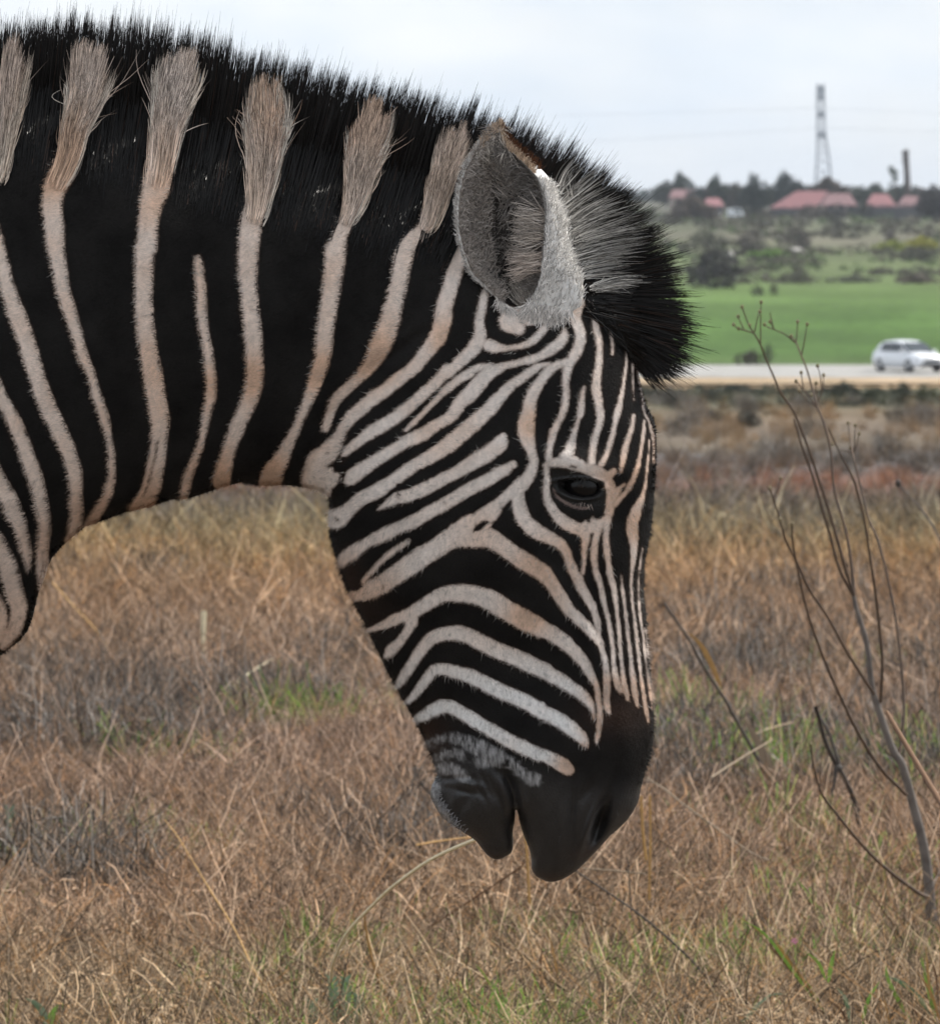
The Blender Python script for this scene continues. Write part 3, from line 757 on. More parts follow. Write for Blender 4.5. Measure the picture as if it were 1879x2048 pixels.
add_grid(ep2, NR, 70, ec2)

allv = np.vstack(V); allq = np.vstack(Qd); allc = np.vstack(C)
me = mesh_np('body', allv - ZL, quads=allq, cols=allc)
body = obj('body', me, m_coat, zebra)

# eyes
def uv_ball(c, r, nu=40, nv_=24, squash=(1, 1, 1)):
    th = np.linspace(0.001, np.pi - .001, nv_)[:, None]; ph = np.linspace(0, 2 * np.pi, nu, endpoint=False)[None, :]
    x = c[0] + r * squash[0] * np.sin(th) * np.cos(ph); y = c[1] + r * squash[1] * np.cos(th) * np.ones_like(ph); z = c[2] + r * squash[2] * np.sin(th) * np.sin(ph)
    vv = np.stack([x.ravel(), y.ravel(), z.ravel()], axis=1)
    i = np.arange(nv_ - 1)[:, None] * nu; j = np.arange(nu)[None, :]
    q = np.stack([(i + j).ravel(), (i + nu + j).ravel(), (i + nu + (j + 1) % nu).ravel(), (i + (j + 1) % nu).ravel()], axis=1)
    return vv, q
w_e = float(th_plain(np.array([EYE[0]]), np.array([EYE[1]]))[0])
for side in (-1, 1):
    c = plane_to_world(EYE[0], EYE[1], w_e - 3 - EYER, side) - ZL
    vv, q = uv_ball(c, EYER / SC)
    eye = obj('eye', mesh_np('eye', vv, quads=q), m_eye, zebra)
    vv, q = uv_ball(c + np.array([0, side * .0030, 0]), (EYER - 6.2) / SC, squash=(.80, 1, .66))
    iris = obj('iris', mesh_np('iris', vv, quads=q), m_iris, eye)

# ---- W grid and its gradient, for rooting hair
ins = inside(GXX, GYY)
WG = np.zeros(GXX.shape); DG = np.zeros(GXX.shape)
dd, _, _ = edge_dist(GXX[ins], GYY[ins])
DG[ins] = dd
WG[ins] = thickness_eye(GXX[ins], GYY[ins], dd)
WY, WX = np.gradient(WG, GS)

def flow(x, y):
    """lie of the coat (image direction)"""
    nx = np.full(x.shape, -1.0); ny = np.full(x.shape, .25)
    h = sstep(-60, 60, x - (640 + .55 * (980 - y)))            # head
    dx = -0.75 + .5 * sstep(900, 1350, y); dy = .1 + 1.2 * sstep(850, 1300, y)
    fo = sstep(1090, 1160, x) * sstep(960, 900, y)
    dx = dx * (1 - fo) + -1.0 * fo; dy = dy * (1 - fo) + -.25 * fo
    ds = sstep(1180, 1260, x) * sstep(960, 1050, y)
    dx = dx * (1 - ds) + 0.1 * ds
    nx = nx * (1 - h) + dx * h; ny = ny * (1 - h) + dy * h
    ang = (fbm(x / 40, y / 40, 91, 2) - .5) * 1.6
    return nx * np.cos(ang) - ny * np.sin(ang), nx * np.sin(ang) + ny * np.cos(ang)

def blades(x, y, length, width, lift, colfun, jitter=.34):
    n = len(x)
    w = bil(WG, x, y); wx = np.clip(bil(WX, x, y), -3.5, 3.5); wy = np.clip(bil(WY, x, y), -3.5, 3.5)
    nrm = np.stack([-wx, -np.ones(n), wy], axis=1); nrm /= np.linalg.norm(nrm, axis=1)[:, None]
    fx, fy = flow(x, y)
    a = np.arctan2(fy, fx) + rng.normal(0, jitter, n)
    fx, fy = np.cos(a), np.sin(a)
    t = np.stack([fx, -(wx * fx + wy * fy), -fy], axis=1); t /= np.linalg.norm(t, axis=1)[:, None]
    b = np.cross(nrm, t)
    root = plane_to_world(x, y, w, -1)
    ln = (length / SC)[:, None]; wd = (width / SC)[:, None] * .5
    lf = lift[:, None]
    tip = root + t * ln * np.sqrt(1 - lf * lf) + nrm * ln * lf
    root = root - nrm * .0004
    vv = np.stack([root + b * wd, root - b * wd, tip], axis=1).reshape(-1, 3)
    c = colfun(x, y)
    cc = np.repeat(c, 3, axis=0)
    nn = nrm + rng.normal(0, .13, (n, 3)); nn /= np.linalg.norm(nn, axis=1)[:, None]
    return vv, cc, np.repeat(nn, 3, axis=0)

ys, xs = np.nonzero(ins)
sel = (GXX[ys, xs] > -28)
ys, xs = ys[sel], xs[sel]
NB = 400000
pk = rng.integers(0, len(ys), NB)
bx = GXX[ys[pk], xs[pk]] + rng.uniform(-1, 1, NB); by = GYY[ys[pk], xs[pk]] + rng.uniform(-1, 1, NB)
u = (bx - EYE[0]); v = (by - EYE[1])
keep = ((u / 40) ** 2 + (v / 28) ** 2 > 1.0)
muz = sstep(1500, 1600, by + (bx - 1000) * .0) * .8
keep &= rng.random(NB) > muz * .75
bx, by = bx[keep], by[keep]
ln = np.where(bx + .55 * (by - 980) < 640, 9.5, 6.0) * rng.uniform(.5, 1.35, len(bx))
ln = ln * (1 - .55 * sstep(1480, 1560, by))
ln = np.where((by > 990) & (by < 1200) & (bx < 850), ln * 1.5, ln)
lf = rng.uniform(.05, .24, len(bx))
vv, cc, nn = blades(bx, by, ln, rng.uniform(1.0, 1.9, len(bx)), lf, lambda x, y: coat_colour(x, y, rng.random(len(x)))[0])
# longer stray light hairs that cross the stripe borders, and a fuzz along the outline
fwv = bil(F_white, bx, by)
st = (fwv > -1) & (fwv < 7) & (rng.random(len(bx)) < .045) & (by < 1520)
sv, sc_, sn = blades(bx[st], by[st], rng.uniform(9, 20, st.sum()), rng.uniform(.8, 1.3, st.sum()), rng.uniform(.2, .45, st.sum()), lambda x, y: np.tile(np.array([.50, .46, .42]), (len(x), 1)) * rng.uniform(.6, 1.2, (len(x), 1)), .35)
VV = [vv, sv]; CCc = [cc, sc_]; NN = [nn, sn]
dist = bil(DG, bx, by)
rm = (dist < 9) & (by < 1560) & (by > 690)
rv, rc, rn = blades(bx[rm], by[rm], rng.uniform(7, 15, rm.sum()), rng.uniform(.8, 1.3, rm.sum()), rng.uniform(.45, .85, rm.sum()), lambda x, y: coat_colour(x, y)[0] * .9 + .012, .5)
VV.append(rv); CCc.append(rc); NN.append(rn)
vv = np.vstack(VV); cc = np.vstack(CCc); nn = np.vstack(NN)
me = mesh_np('fur', vv - ZL, tris=np.arange(len(vv)).reshape(-1, 3), cols=cc, normals=nn)
tag(obj('fur', me, m_fur, zebra), kind='stuff')

# ---------------------------------------------------------------- ribbons of long hair
def ribbons(pts, wid, cols, flat=.5):
    """pts n,k,3 ; wid n,k (metres) ; cols n,k,3 -> vertices, quads, colours"""
    n, k, _ = pts.shape
    d = np.gradient(pts, axis=1)
    d /= np.linalg.norm(d, axis=2)[..., None] + 1e-9
    ax = np.cross(d, np.array([0, 1.0, 0])); ax /= np.linalg.norm(ax, axis=2)[..., None] + 1e-9
    r = rng.uniform(-flat, flat, (n, 1, 1))
    ax = ax * np.sqrt(1 - np.clip(r * r, 0, .95)) + np.array([0, 1.0, 0]) * r
    h = wid[..., None] * .5
    vv = np.stack([pts - ax * h, pts + ax * h], axis=2).reshape(-1, 3)
    base = (np.arange(n)[:, None] * (2 * k) + np.arange(k - 1)[None, :] * 2).ravel()
    q = np.stack([base, base + 1, base + 3, base + 2], axis=1)
    c = np.repeat(cols[:, :, None, :], 2, axis=2).reshape(-1, 3)
    return vv, q, c

PAIR = np.array([(-700, 290, -700, 278), (-600, 275, -604, 225), (-420, 230, -430, 130), (-200, 205, -205, 62), (-40, 213, -50, 48), (0, 218, 16, 40), (90, 228, 112, 34), (160, 240, 186, 28), (240, 255, 262, 36), (320, 272, 350, 50), (410, 300, 444, 74),
                 (500, 322, 540, 104), (600, 345, 650, 134), (680, 362, 742, 158), (770, 384, 832, 178), (850, 402, 915, 198), (910, 420, 985, 222), (965, 432, 1050, 244),
                 (1030, 446, 1120, 275), (1080, 460, 1180, 303), (1125, 482, 1245, 350), (1160, 512, 1302, 418), (1190, 545, 1345, 490), (1212, 575, 1370, 560), (1232, 608, 1386, 630),
                 (1246, 640, 1394, 676), (1254, 662, 1390, 722), (1259, 680, 1366, 758), (1264, 694, 1312, 776)], dtype=float)
pl = np.concatenate([[0], np.cumsum(np.hypot(*(PAIR[1:, 2:] - PAIR[:-1, 2:]).T))])

def mane_hairs(n):
    s = rng.uniform(0, pl[-1], n)
    # tufts: hairs lean to a shared tip
    ts = 9.0
    tid = np.floor(s / ts)
    h = ((np.sin(tid * 127.1) * 43758.5453) % 1.0); h2 = ((np.sin(tid * 311.7 + 4) * 24634.63) % 1.0); h3 = ((np.sin(tid * 74.7 + 1) * 9134.3) % 1.0)
    sc = (tid + .5) * ts + (h - .5) * 5
    s_tip = np.clip(s * .36 + sc * .64 + rng.normal(0, 3.4, n), 0, pl[-1])
    root = np.stack([np.interp(s, pl, PAIR[:, i]) for i in (0, 1)], 1)
    tip = np.stack([np.interp(s_tip, pl, PAIR[:, i]) for i in (2, 3)], 1)
    rowin = rng.random(n) ** 1.5                       # 0 on the crest .. 1 well down the side
    ax = tip - root; L_ = np.linalg.norm(ax, axis=1)
    axn = ax / L_[:, None]
    keep_r = root - axn * (rowin * 85 + np.abs(rng.normal(0, 26, n)))[:, None]
    clump = (h2 - .5) * 20 + (h3 > .8) * 12
    ext = rng.normal(0, 7, n) + clump + (rng.random(n) < .07) * rng.uniform(8, 40, n)
    short = rng.random(n) ** 1.6 * 95 * rng.choice([1, 1, .4], n)
    low = sstep(pl[-1] - 120, pl[-1] - 10, s)
    tipp = tip + axn * (ext - short - rowin * 22)[:, None]
    return keep_r, tipp, rowin, s, low
def make_mane(n, K=5):
    r, tp, rowin, s, low = mane_hairs(n)
    t = np.linspace(0, 1, K)[None, :, None]
    p2 = r[:, None, :] * (1 - t) + tp[:, None, :] * t
    # droop and waviness
    perp = np.stack([-(tp - r)[:, 1], (tp - r)[:, 0]], 1); perp /= np.linalg.norm(perp, axis=1)[:, None]
    bend = rng.normal(0, 4.5, n) + low * 10
    p2 = p2 + perp[:, None, :] * (np.sin(np.pi * t[..., 0] * .9) * bend[:, None])[..., None]
    sid = np.where(rng.random(n) < .72, -1, 1)
    inw = bil(F_white, r[:, 0].clip(-50, 1400), r[:, 1]) > 0
    sid = np.where(inw, 1, sid)
    w0 = bil(WG, r[:, 0].clip(-50, 1400), r[:, 1])
    w0 = np.where(r[:, 0] < -40, 20, w0)
    wt = np.abs(rng.normal(0, 1, n)) * 10 + 2
    w0 = np.maximum(w0, 2) * np.where(sid < 0, 1, 1)
    we_ = bil(WG, p2[..., 0].clip(-50, 1400), p2[..., 1])
    we_ = np.where(p2[..., 0] < -40, we_ * .6, we_)
    w = we_ + 2 + (wt[:, None]) * t[..., 0] ** .7
    yy = sid[:, None] * w / SC
    pts = np.stack([(p2[..., 0] - CX) / SC, yy, CAMZ + (HZ - p2[..., 1]) / SC], -1)
    wid = (np.array([1.7, 1.7, 1.4, .9, .25])[None, :] * rng.uniform(.7, 1.25, (n, 1))) / SC
    br = rng.uniform(.5, 1.6, (n, 1, 1))
    c = np.array([.0105, .0092, .0085]) * br * (.55 + .8 * t[..., None] if False else (.55 + .8 * t))
    warm = (rng.random(n) < .06)
    c[warm] = np.array([.035, .02, .014])
    return ribbons(pts, wid, c, .6)
mv, mq, mc = make_mane(30000)
me = mesh_np('mane', mv - ZL, quads=mq, cols=mc, smooth=False)
tag(obj('mane', me, m_mane, zebra), kind='stuff')

# light tufts that run up into the mane from the stripes: base x, y, width -> top x, y, width (photo px), hairs
TUFT = [([(2, 372, 15), (6, 345, 17), (13, 305, 19), (20, 260, 22), (26, 210, 28), (32, 150, 36), (40, 92, 40)], 2600),
        ([(118, 380, 20), (136, 340, 23), (150, 299, 25), (156, 260, 28), (168, 221, 34), (178, 182, 42), (185, 143, 50), (192, 96, 56)], 4800),
        ([(318, 380, 25), (328, 325, 28), (335, 273, 31), (341, 234, 36), (350, 195, 43), (358, 156, 50), (366, 116, 50)], 4800),
        ([(510, 450, 19), (519, 414, 22), (526, 362, 29), (532, 310, 37), (535, 258, 47), (536, 219, 52), (535, 176, 48)], 4600),
        ([(692, 452, 15), (705, 421, 20), (714, 388, 25), (725, 336, 33), (734, 297, 40), (744, 258, 48), (753, 217, 46)], 4200),
        ([(848, 464, 14), (862, 440, 20), (876, 388, 24), (891, 336, 27), (904, 297, 33), (917, 258, 36)], 3200)]
HEADT = [((1112, 392), (1165, 318), 18, 40), ((1118, 425), (1215, 352), 24, 110), ((1126, 455), (1245, 405), 28, 210), ((1134, 485), (1285, 440), 32, 270), ((1144, 515), (1290, 480), 32, 250),
         ((1155, 540), (1262, 520), 26, 160), ((1176, 578), (1300, 558), 14, 60), ((1180, 574), (1275, 582), 10, 30), ((1150, 410), (1140, 330), 14, 24)]
def tuft_pts(path, n, K=7):
    """hairs that follow the light stripe up into the mane; roots all along its lower half"""
    c = catmull(path, 6); m = len(c); cs = np.linspace(0, 1, m)
    dx = np.gradient(c[:, 0]); dy = np.gradient(c[:, 1]); ln = np.hypot(dx, dy)
    nx, ny = -dy / ln, dx / ln
    s0 = .66 * rng.random(n) ** .6
    a = (rng.normal(0, .43, n)).clip(-1.05, 1.05)
    cn = ((np.sin(np.round(a * 5) * 12.9898 + path[0][0]) * 43758.5) % 1.0)
    s1 = s0 + rng.uniform(.14, .38, n) + .30 * s0 * rng.random(n)
    lim = 1.05 - np.abs(rng.normal(0, .15, n)) - .16 * a * a + (cn - .5) * .22 - rng.random(n) ** 3 * .25
    s1 = np.where(s0 > .40, lim, np.minimum(s1, lim)); s1 = np.maximum(s1, s0 + .10)
    wild = (rng.random(n) < .02) * (s0 > .2)
    a1 = a + rng.normal(0, .11, n) + wild * rng.normal(0, .6, n) + np.sign(a) * .10 * rng.random(n) + (np.round(a * 6) / 6 - a) * .5
    t = np.linspace(0, 1, K)[None, :]
    s = s0[:, None] * (1 - t) + s1[:, None] * t
    sc_ = np.clip(s, 0, 1)
    ex = s - sc_
    al = a[:, None] * (1 - t) + a1[:, None] * t
    f_ = lambda v: np.interp(sc_, cs, v)
    px = f_(c[:, 0]) + f_(nx) * al * f_(c[:, 2]) * (1 - .14 * sc_) + ex * (c[-1, 0] - c[0, 0]); py = f_(c[:, 1]) + f_(ny) * al * f_(c[:, 2]) + ex * (c[-1, 1] - c[0, 1])
    px = px + np.sin(np.pi * t) * (rng.normal(0, 1.6, n) + wild * rng.normal(0, 9, n))[:, None]
    we = bil(WG, px.clip(-50, 1400), py)
    we0 = max(float(bil(WG, np.array([max(c[0, 0], 0.0)]), np.array([c[0, 1]]))[0]), 40.0)
    w = np.maximum(we + 1.5, we0 * (1 - .70 * np.clip(s, 0, 1.1) ** 1.1) + 3) + 5 * t + rng.uniform(0, 5, n)[:, None]
    return px, py, w, a
TP, TWd, TC = [], [], []
for (path_, n) in TUFT:
    px, py, w, av = tuft_pts(path_, n)
    n = len(px)
    TP.append(np.stack([(px - CX) / SC, -w / SC, CAMZ + (HZ - py) / SC], -1))
    TWd.append((np.array([1.1, 1.4, 1.4, 1.3, 1.1, .8, .3])[None, :] * rng.uniform(.6, 1.15, (n, 1))) / SC)
    hue = (fbm(px[:, 0] / 14, py[:, 0] / 60, 101, 2) - .35).clip(0, .6)[:, None, None] * 1.6
    rc = coat_colour(px[:, 0], py[:, 0] + 12)[0]
    dk_ = rc.mean(axis=1) < .30
    rc[dk_] = np.array([.66, .58, .50])
    hue = hue * .55
    col = rc[:, None, :] * (1 - hue) + np.array([.66, .44, .28]) * hue
    n = len(px)
    tt = np.linspace(0, 1, 7)[None, :, None]
    dark = (rng.random((n, 1, 1)) < .34) * sstep(.35, .95, tt)
    col = col * rng.uniform(.30, 1.25, (n, 1, 1)) * 1.28 * np.ones((n, 7, 1)) * (1 - .25 * tt)
    col = col * (1 - dark * .8)
    TC.append(col)
for (r0, t1, wd, n) in HEADT:
    r0 = np.array(r0, float); t1 = np.array(t1, float); d = t1 - r0; pr = np.array([-d[1], d[0]]) / np.linalg.norm(d)
    a = rng.normal(0, .5, n)
    s0 = r0 + pr * (a * wd * .7)[:, None] + d * (rng.random(n) * .25)[:, None]
    l = (1.10 - np.abs(rng.normal(0, .42, n)) - rng.random(n) ** 2 * .5).clip(.12, 1.25)
    cl = np.round(a * 3) / 3
    e1 = r0 + d * l[:, None] + pr * ((a * .4 + cl * .6 + rng.normal(0, .18, n)) * wd * 1.1)[:, None]
    t = np.linspace(0, 1, 7)[None, :, None]
    p = s0[:, None, :] * (1 - t) + e1[:, None, :] * t + pr * (np.sin(np.pi * t) * rng.normal(-3, 3, n)[:, None, None])
    w0 = np.maximum(bil(WG, p[:, 0, 0], p[:, 0, 1]), 30)
    w = w0[:, None] * (1 - t[..., 0]) + 30 * t[..., 0] + (8 + rng.uniform(0, 14, n))[:, None]
    TP.append(np.stack([(p[..., 0] - CX) / SC, -w / SC, CAMZ + (HZ - p[..., 1]) / SC], -1))
    TWd.append((np.array([1.6, 1.5, 1.4, 1.3, 1.1, .8, .3])[None, :] * rng.uniform(.6, 1.1, (n, 1))) / SC)
    col = np.array([.60, .57, .53]) * rng.uniform(.15, 1.2, (n, 1, 1)) ** 1.3 * (1 - .55 * t)
    TC.append(col)
tv, tq, tcx = ribbons(np.vstack(TP), np.vstack(TWd), np.vstack(TC), .5)
me = mesh_np('mane_tuft', tv - ZL, quads=tq, cols=tcx, smooth=False)
tag(obj('mane_tufts', me, m_fur, zebra), kind='stuff')

# hair of the near ear
EP, EW, EC = [], [], []
def ear_hairs(n, ur, tr, ddir, length, col, wid=1.5, lift=8, ang=.5):
    uu = rng.uniform(*ur, n); t_ = rng.uniform(*tr, n)
    i = (t_ * (NR - 1)); i0 = i.astype(int).clip(0, NR - 2); fi = (i - i0)[:, None]
    j = (uu * 5).astype(int) % 70
    p = ear_rows[i0, j] * (1 - fi) + ear_rows[i0 + 1, j] * fi
    a = np.arctan2(ddir[1], ddir[0]) + rng.normal(0, ang, n)
    l = length * rng.uniform(.5, 1.3, n)
    k = np.linspace(0, 1, 4)[None, :]
    x = p[:, 0, None] + np.cos(a)[:, None] * l[:, None] * k; y = p[:, 1, None] + np.sin(a)[:, None] * l[:, None] * k + 2 * np.sin(np.pi * k) * rng.normal(0, 1.5, n)[:, None]
    w = p[:, 2, None] + lift * np.sin(k * 1.9) * rng.uniform(.5, 1.3, n)[:, None] + 1
    EP.append(np.stack([(x - CX) / SC, -w / SC, CAMZ + (HZ - y) / SC], -1))
    EW.append(np.array([1, .9, .7, .25])[None, :] * wid * rng.uniform(.7, 1.2, (n, 1)) / SC)
    EC.append(np.array(col) * rng.uniform(.35, 1.25, (n, 1, 1)) * np.ones((n, 4, 1)))
ear_hairs(5200, (.3, 2.4), (.1, .93), (.5, -.8), 15, (.44, .39, .35), ang=.9)
ear_hairs(900, (.2, 2.0), (.78, .97), (.3, -1), 16, (.55, .42, .32))
ear_hairs(1500, (2.2, 4.2), (.1, .85), (.4, -.8), 20, (.06, .052, .048))
ear_hairs(1300, (4.4, 5.8), (.12, .9), (-.95, -.25), 32, (.20, .18, .165), ang=.6)
ear_hairs(900, (3.0, 5.0), (.3, .95), (-.6, .7), 34, (.30, .27, .245), ang=.8)
ear_hairs(420, (.4, 5.6), (.74, .96), (.1, .9), 26, (.60, .53, .46), ang=.6)
ear_hairs(300, (4.9, 5.9), (.36, .50), (-1, -.1), 50, (.55, .48, .42), lift=16, ang=.3)
ear_hairs(260, (4.9, 5.9), (.24, .34), (-1, .1), 52, (.62, .52, .45), lift=16, ang=.25)
ear_hairs(260, (2.2, 3.4), (.55, .82), (.75, .55), 34, (.42, .37, .33), lift=12, ang=.25)
ear_hairs(420, (3.2, 5.4), (.02, .20), (-.35, -.9), 34, (.40, .36, .32), lift=12, ang=.35)
ear_hairs(1900, (6.3, 9.6), (.0, .62), (.25, -.95), 13, (.86, .82, .78), ang=.4, lift=3)
ear_hairs(350, (6.3, 7.6), (.66, .98), (.35, -.9), 14, (.55, .40, .28), ang=.3, lift=3)
ear_hairs(700, (7.6, 9.6), (.70, .98), (.35, -.9), 14, (.11, .05, .026), ang=.3, lift=3)
ear_hairs(700, (6.2, 9.6), (.0, .07), (-.35, .95), 26, (.84, .78, .73), ang=.45, lift=3)
ear_hairs(260, (13.2, 13.99), (.0, .10), (.1, .95), 20, (.84, .78, .73), ang=.45, lift=3)
ear_hairs(1100, (13.0, 13.99), (.12, .97), (-.6, -.7), 9, (.70, .66, .62), wid=1.1, ang=.4, lift=4)
ear_hairs(700, (8.2, 9.6), (.2, .62), (.8, -.5), 12, (.9, .87, .83), wid=1.1, ang=.35, lift=2)
evv, eq, ec = ribbons(np.vstack(EP), np.vstack(EW), np.vstack(EC), .5)
me = mesh_np('ear_hair', evv - ZL, quads=eq, cols=ec, smooth=False)
tag(obj('ear_hair', me, m_fur, zebra), kind='stuff')

# lashes and chin whiskers
def hair_list(specs, K=5):
    pp, ww, cl_ = [], [], []
    for (x0, y0, x1, y1, sag, w_0, w_1, wid, col) in specs:
        t = np.linspace(0, 1, K)
        x = x0 * (1 - t) + x1 * t; y = y0 * (1 - t) + y1 * t + sag * np.sin(np.pi * t)
        w = w_0 * (1 - t) + w_1 * t
        pp.append(np.stack([(x - CX) / SC, -w / SC, CAMZ + (HZ - y) / SC], -1)); ww.append(wid * np.linspace(1, .3, K) / SC)
        cl_.append(np.tile(np.array(col), (K, 1)))
    return ribbons(np.array(pp), np.array(ww), np.array(cl_), .5)
sp = []
for i in range(34):
    a = rng.uniform(0, 1); x0 = 1122 + 74 * a; y0 = 942 + 12 * a + rng.uniform(-2, 2)
    sp.append((x0, y0, x0 + rng.uniform(-14, 12), y0 + rng.uniform(8, 20), -4, w_e + 6, w_e + 22, 1.3, (.012, .011, .010)))
for i in range(50):
    a = rng.uniform(0, 1); x0 = 1115 + 66 * a; y0 = 984 + 20 * a + rng.uniform(-2, 2)
    sp.append((x0, y0, x0 + rng.uniform(-10, 6), y0 + rng.uniform(5, 14), 1, w_e - 2, w_e + 8, 1.2, (.20, .16, .14)))
lv, lq, lc = hair_list(sp)
tag(obj('eyelashes', mesh_np('eyelashes', lv - ZL, quads=lq, cols=lc, smooth=False), m_fur, zebra), kind='stuff')
sp = []
for i in range(120):
    q = rng.uniform(0, 1); x0 = 866 + 60 * q ** 1.5 + rng.uniform(0, 12); y0 = 1565 + 90 * q + rng.uniform(-6, 6)
    w0 = float(bil(WG, np.array([x0]), np.array([y0]))[0])
    sp.append((x0, y0, x0 - rng.uniform(3, 16), y0 + rng.uniform(-6, 14), 2, w0, w0 + rng.uniform(0, 14), 1.0, tuple(np.array([.34, .33, .33]) * rng.uniform(.4, 1.1))))
for i in range(12):
    x0 = rng.uniform(1060, 1290); y0 = rng.uniform(1560, 1730)
    w0 = float(bil(WG, np.array([x0]), np.array([y0]))[0])
    sp.append((x0, y0, x0 + rng.uniform(-18, 10), y0 + rng.uniform(8, 26), 2, w0, w0 + rng.uniform(8, 24), .6, (.05, .047, .045)))
sp.append((1287, 1461, 1305, 1473, 0, 20, 30, 1.2, (.6, .6, .6)))
lv, lq, lc = hair_list(sp)
tag(obj('whiskers', mesh_np('whiskers', lv - ZL, quads=lq, cols=lc, smooth=False), m_fur, zebra), kind='stuff')

# tail, beyond the frame
tp_ = catmull([(-3000, 420, 26), (-3090, 620, 22), (-3120, 900, 18), (-3110, 1200, 14), (-3090, 1500, 12)], 6)
a = np.linspace(0, 2 * np.pi, 10, endpoint=False)
vv = np.vstack([np.stack([(x - CX) / SC + r / SC * np.cos(a), r / SC * np.sin(a), np.full(10, CAMZ + (HZ - y) / SC)], 1) for x, y, r in tp_])
i = np.arange(len(tp_) - 1)[:, None] * 10; j = np.arange(10)[None, :]
q = np.stack([(i + j).ravel(), (i + (j + 1) % 10).ravel(), (i + 10 + (j + 1) % 10).ravel(), (i + 10 + j).ravel()], 1)
obj('tail', mesh_np('tail', vv - ZL, quads=q, cols=np.tile([.05, .045, .04], (len(vv), 1))), m_coat, zebra)

# ================================================================ the land
KD = np.array([0, 12, 16, 22, 30, 45, 70, 110, 180, 260, 330, 352, 358, 376, 400, 450, 600, 800, 1000, 1200, 1400, 1800, 3000, 6000, 14000], dtype=float)
KP = np.array([0, 2056, 1640, 1400, 1210, 1040, 930, 860, 815, 790, 775, 768, 757, 733, 719, 680, 590, 510, 455, 428, 412, 405, 402, 400.6, 400.2], dtype=float)
KDROP = (KP - HZ) / FPX * KD
KDROP[0] = KDROP[1] = KDROP[2] = 1.29
def drop(d):
    return np.interp(d, KD, KDROP)
def row_of(d):
    d = np.maximum(d, 1.0)
    return HZ + FPX * drop(d) / d
_dd = np.exp(np.linspace(math.log(9.0), math.log(6000), 4000)); _rr = row_of(_dd)
def dist_of(row):
    return np.interp(-np.asarray(row, float), -_rr, _dd)
def relief(x, d):
    s = np.clip(d / 18, .6, 30)
    rough = np.where((d > 350) & (d < 382), 0.0, 1.0)
    hum = (fbm(x / .42, d / .55, 207, 2) - .45) * .16 * sstep(60, 25, d)
    return rough * ((fbm(x / s * 1.1, d / s * .8, 201, 3) - .5) * .10 * np.minimum(s, 6) * np.where(d < 60, 1, .6)) + hum
def gz(x, d):
    return CAMZ - drop(d) + relief(np.asarray(x, float), np.asarray(d, float))

BAND = [(380, (.13, .13, .10)), (420, (.12, .12, .095)), (450, (.135, .15, .09)), (480, (.15, .14, .10)), (505, (.13, .16, .07)), (540, (.12, .16, .06)), (590, (.11, .18, .045)),
        (640, (.09, .175, .034)), (700, (.075, .145, .03)), (728, (.09, .14, .04)), (733, (.34, .335, .32)), (756, (.34, .335, .32)), (759, (.42, .30, .18)), (771, (.40, .28, .17)), (778, (.12, .12, .07)),
        (805, (.13, .12, .075)), (830, (.21, .155, .095)), (860, (.20, .155, .11)), (885, (.22, .175, .12)), (905, (.13, .115, .10)), (945, (.15, .12, .10)), (960, (.215, .12, .085)), (1005, (.22, .12, .083)),
        (1022, (.15, .12, .10)), (1075, (.13, .112, .098)), (1120, (.15, .13, .09)), (1150, (.225, .19, .115)), (1190, (.25, .185, .10)), (1230, (.26, .18, .105)), (1300, (.25, .175, .115)),
        (1400, (.23, .17, .12)), (1550, (.21, .155, .115)), (1700, (.22, .16, .115)), (1900, (.24, .175, .12)), (2100, (.24, .185, .12)), (2600, (.24, .18, .12))]
BY = np.array([b[0] for b in BAND], float); BC = np.array([b[1] for b in BAND])
BC[BY > 777] *= np.array([.82, .86, .97])
BC[(BY < 731)] = BC[(BY < 731)] * .80 + BC[(BY < 731)].mean(axis=1, keepdims=True) * .12
def ground_tint(x, d):
    row = row_of(d)
    px = x * FPX / d
    wob = np.where((row > 725) & (row < 785), 0.0, 1.0)
    amp = np.interp(row, [400, 600, 900, 1100, 1500, 2100], [14, 26, 22, 46, 160, 260])
    r = row + wob * amp * (fbm(px / 260, row / 60, 211, 3) - .5) * 1.2
    r = np.where(row < 731, np.minimum(r, 729), r); r = np.where(row > 772, np.maximum(r, 772.5), r)
    c = np.stack([np.interp(r, BY, BC[:, k]) for k in range(3)], -1)
    gm_ = np.where(row < 731, .72 + .56 * fbm(px / 150, row / 7, 223, 3), 1.0)
    c = c * gm_[..., None]
    n = fbm(x / (d * .010), np.log(d) * 20, 221, 4)
    return c * (.72 + .56 * n)[..., None]

dr = np.concatenate([np.linspace(-20, 8, 15), np.exp(np.linspace(math.log(8.2), math.log(40), 300)), np.exp(np.linspace(math.log(40.3), math.log(14000), 430))])
dr = np.sort(np.concatenate([dr, [351.5, 352, 352.5, 357.8, 358.2, 376, 376.6]]))
uu_ = np.linspace(-1, 1, 221); uu_ = np.sign(uu_) * (np.abs(uu_) * .25 + np.abs(uu_) ** 3 * .75)
DD, UU = np.meshgrid(dr, uu_, indexing='ij')
XX = UU * (6 + .45 * np.maximum(DD, 0))
zz = np.where(DD > 1, gz(XX, np.maximum(DD, 1)), CAMZ - 1.29)
gv = np.stack([XX, CAMY + DD, zz], -1).reshape(-1, 3)
n0, n1_ = DD.shape
i = np.arange(n0 - 1)[:, None] * n1_; j = np.arange(n1_ - 1)[None, :]
gq = np.stack([(i + j).ravel(), (i + j + 1).ravel(), (i + n1_ + j + 1).ravel(), (i + n1_ + j).ravel()], 1)
gc = ground_tint(XX.ravel(), np.maximum(DD.ravel(), 9))
isroad = ((DD.ravel() > 352) & (DD.ravel() < 376.4))
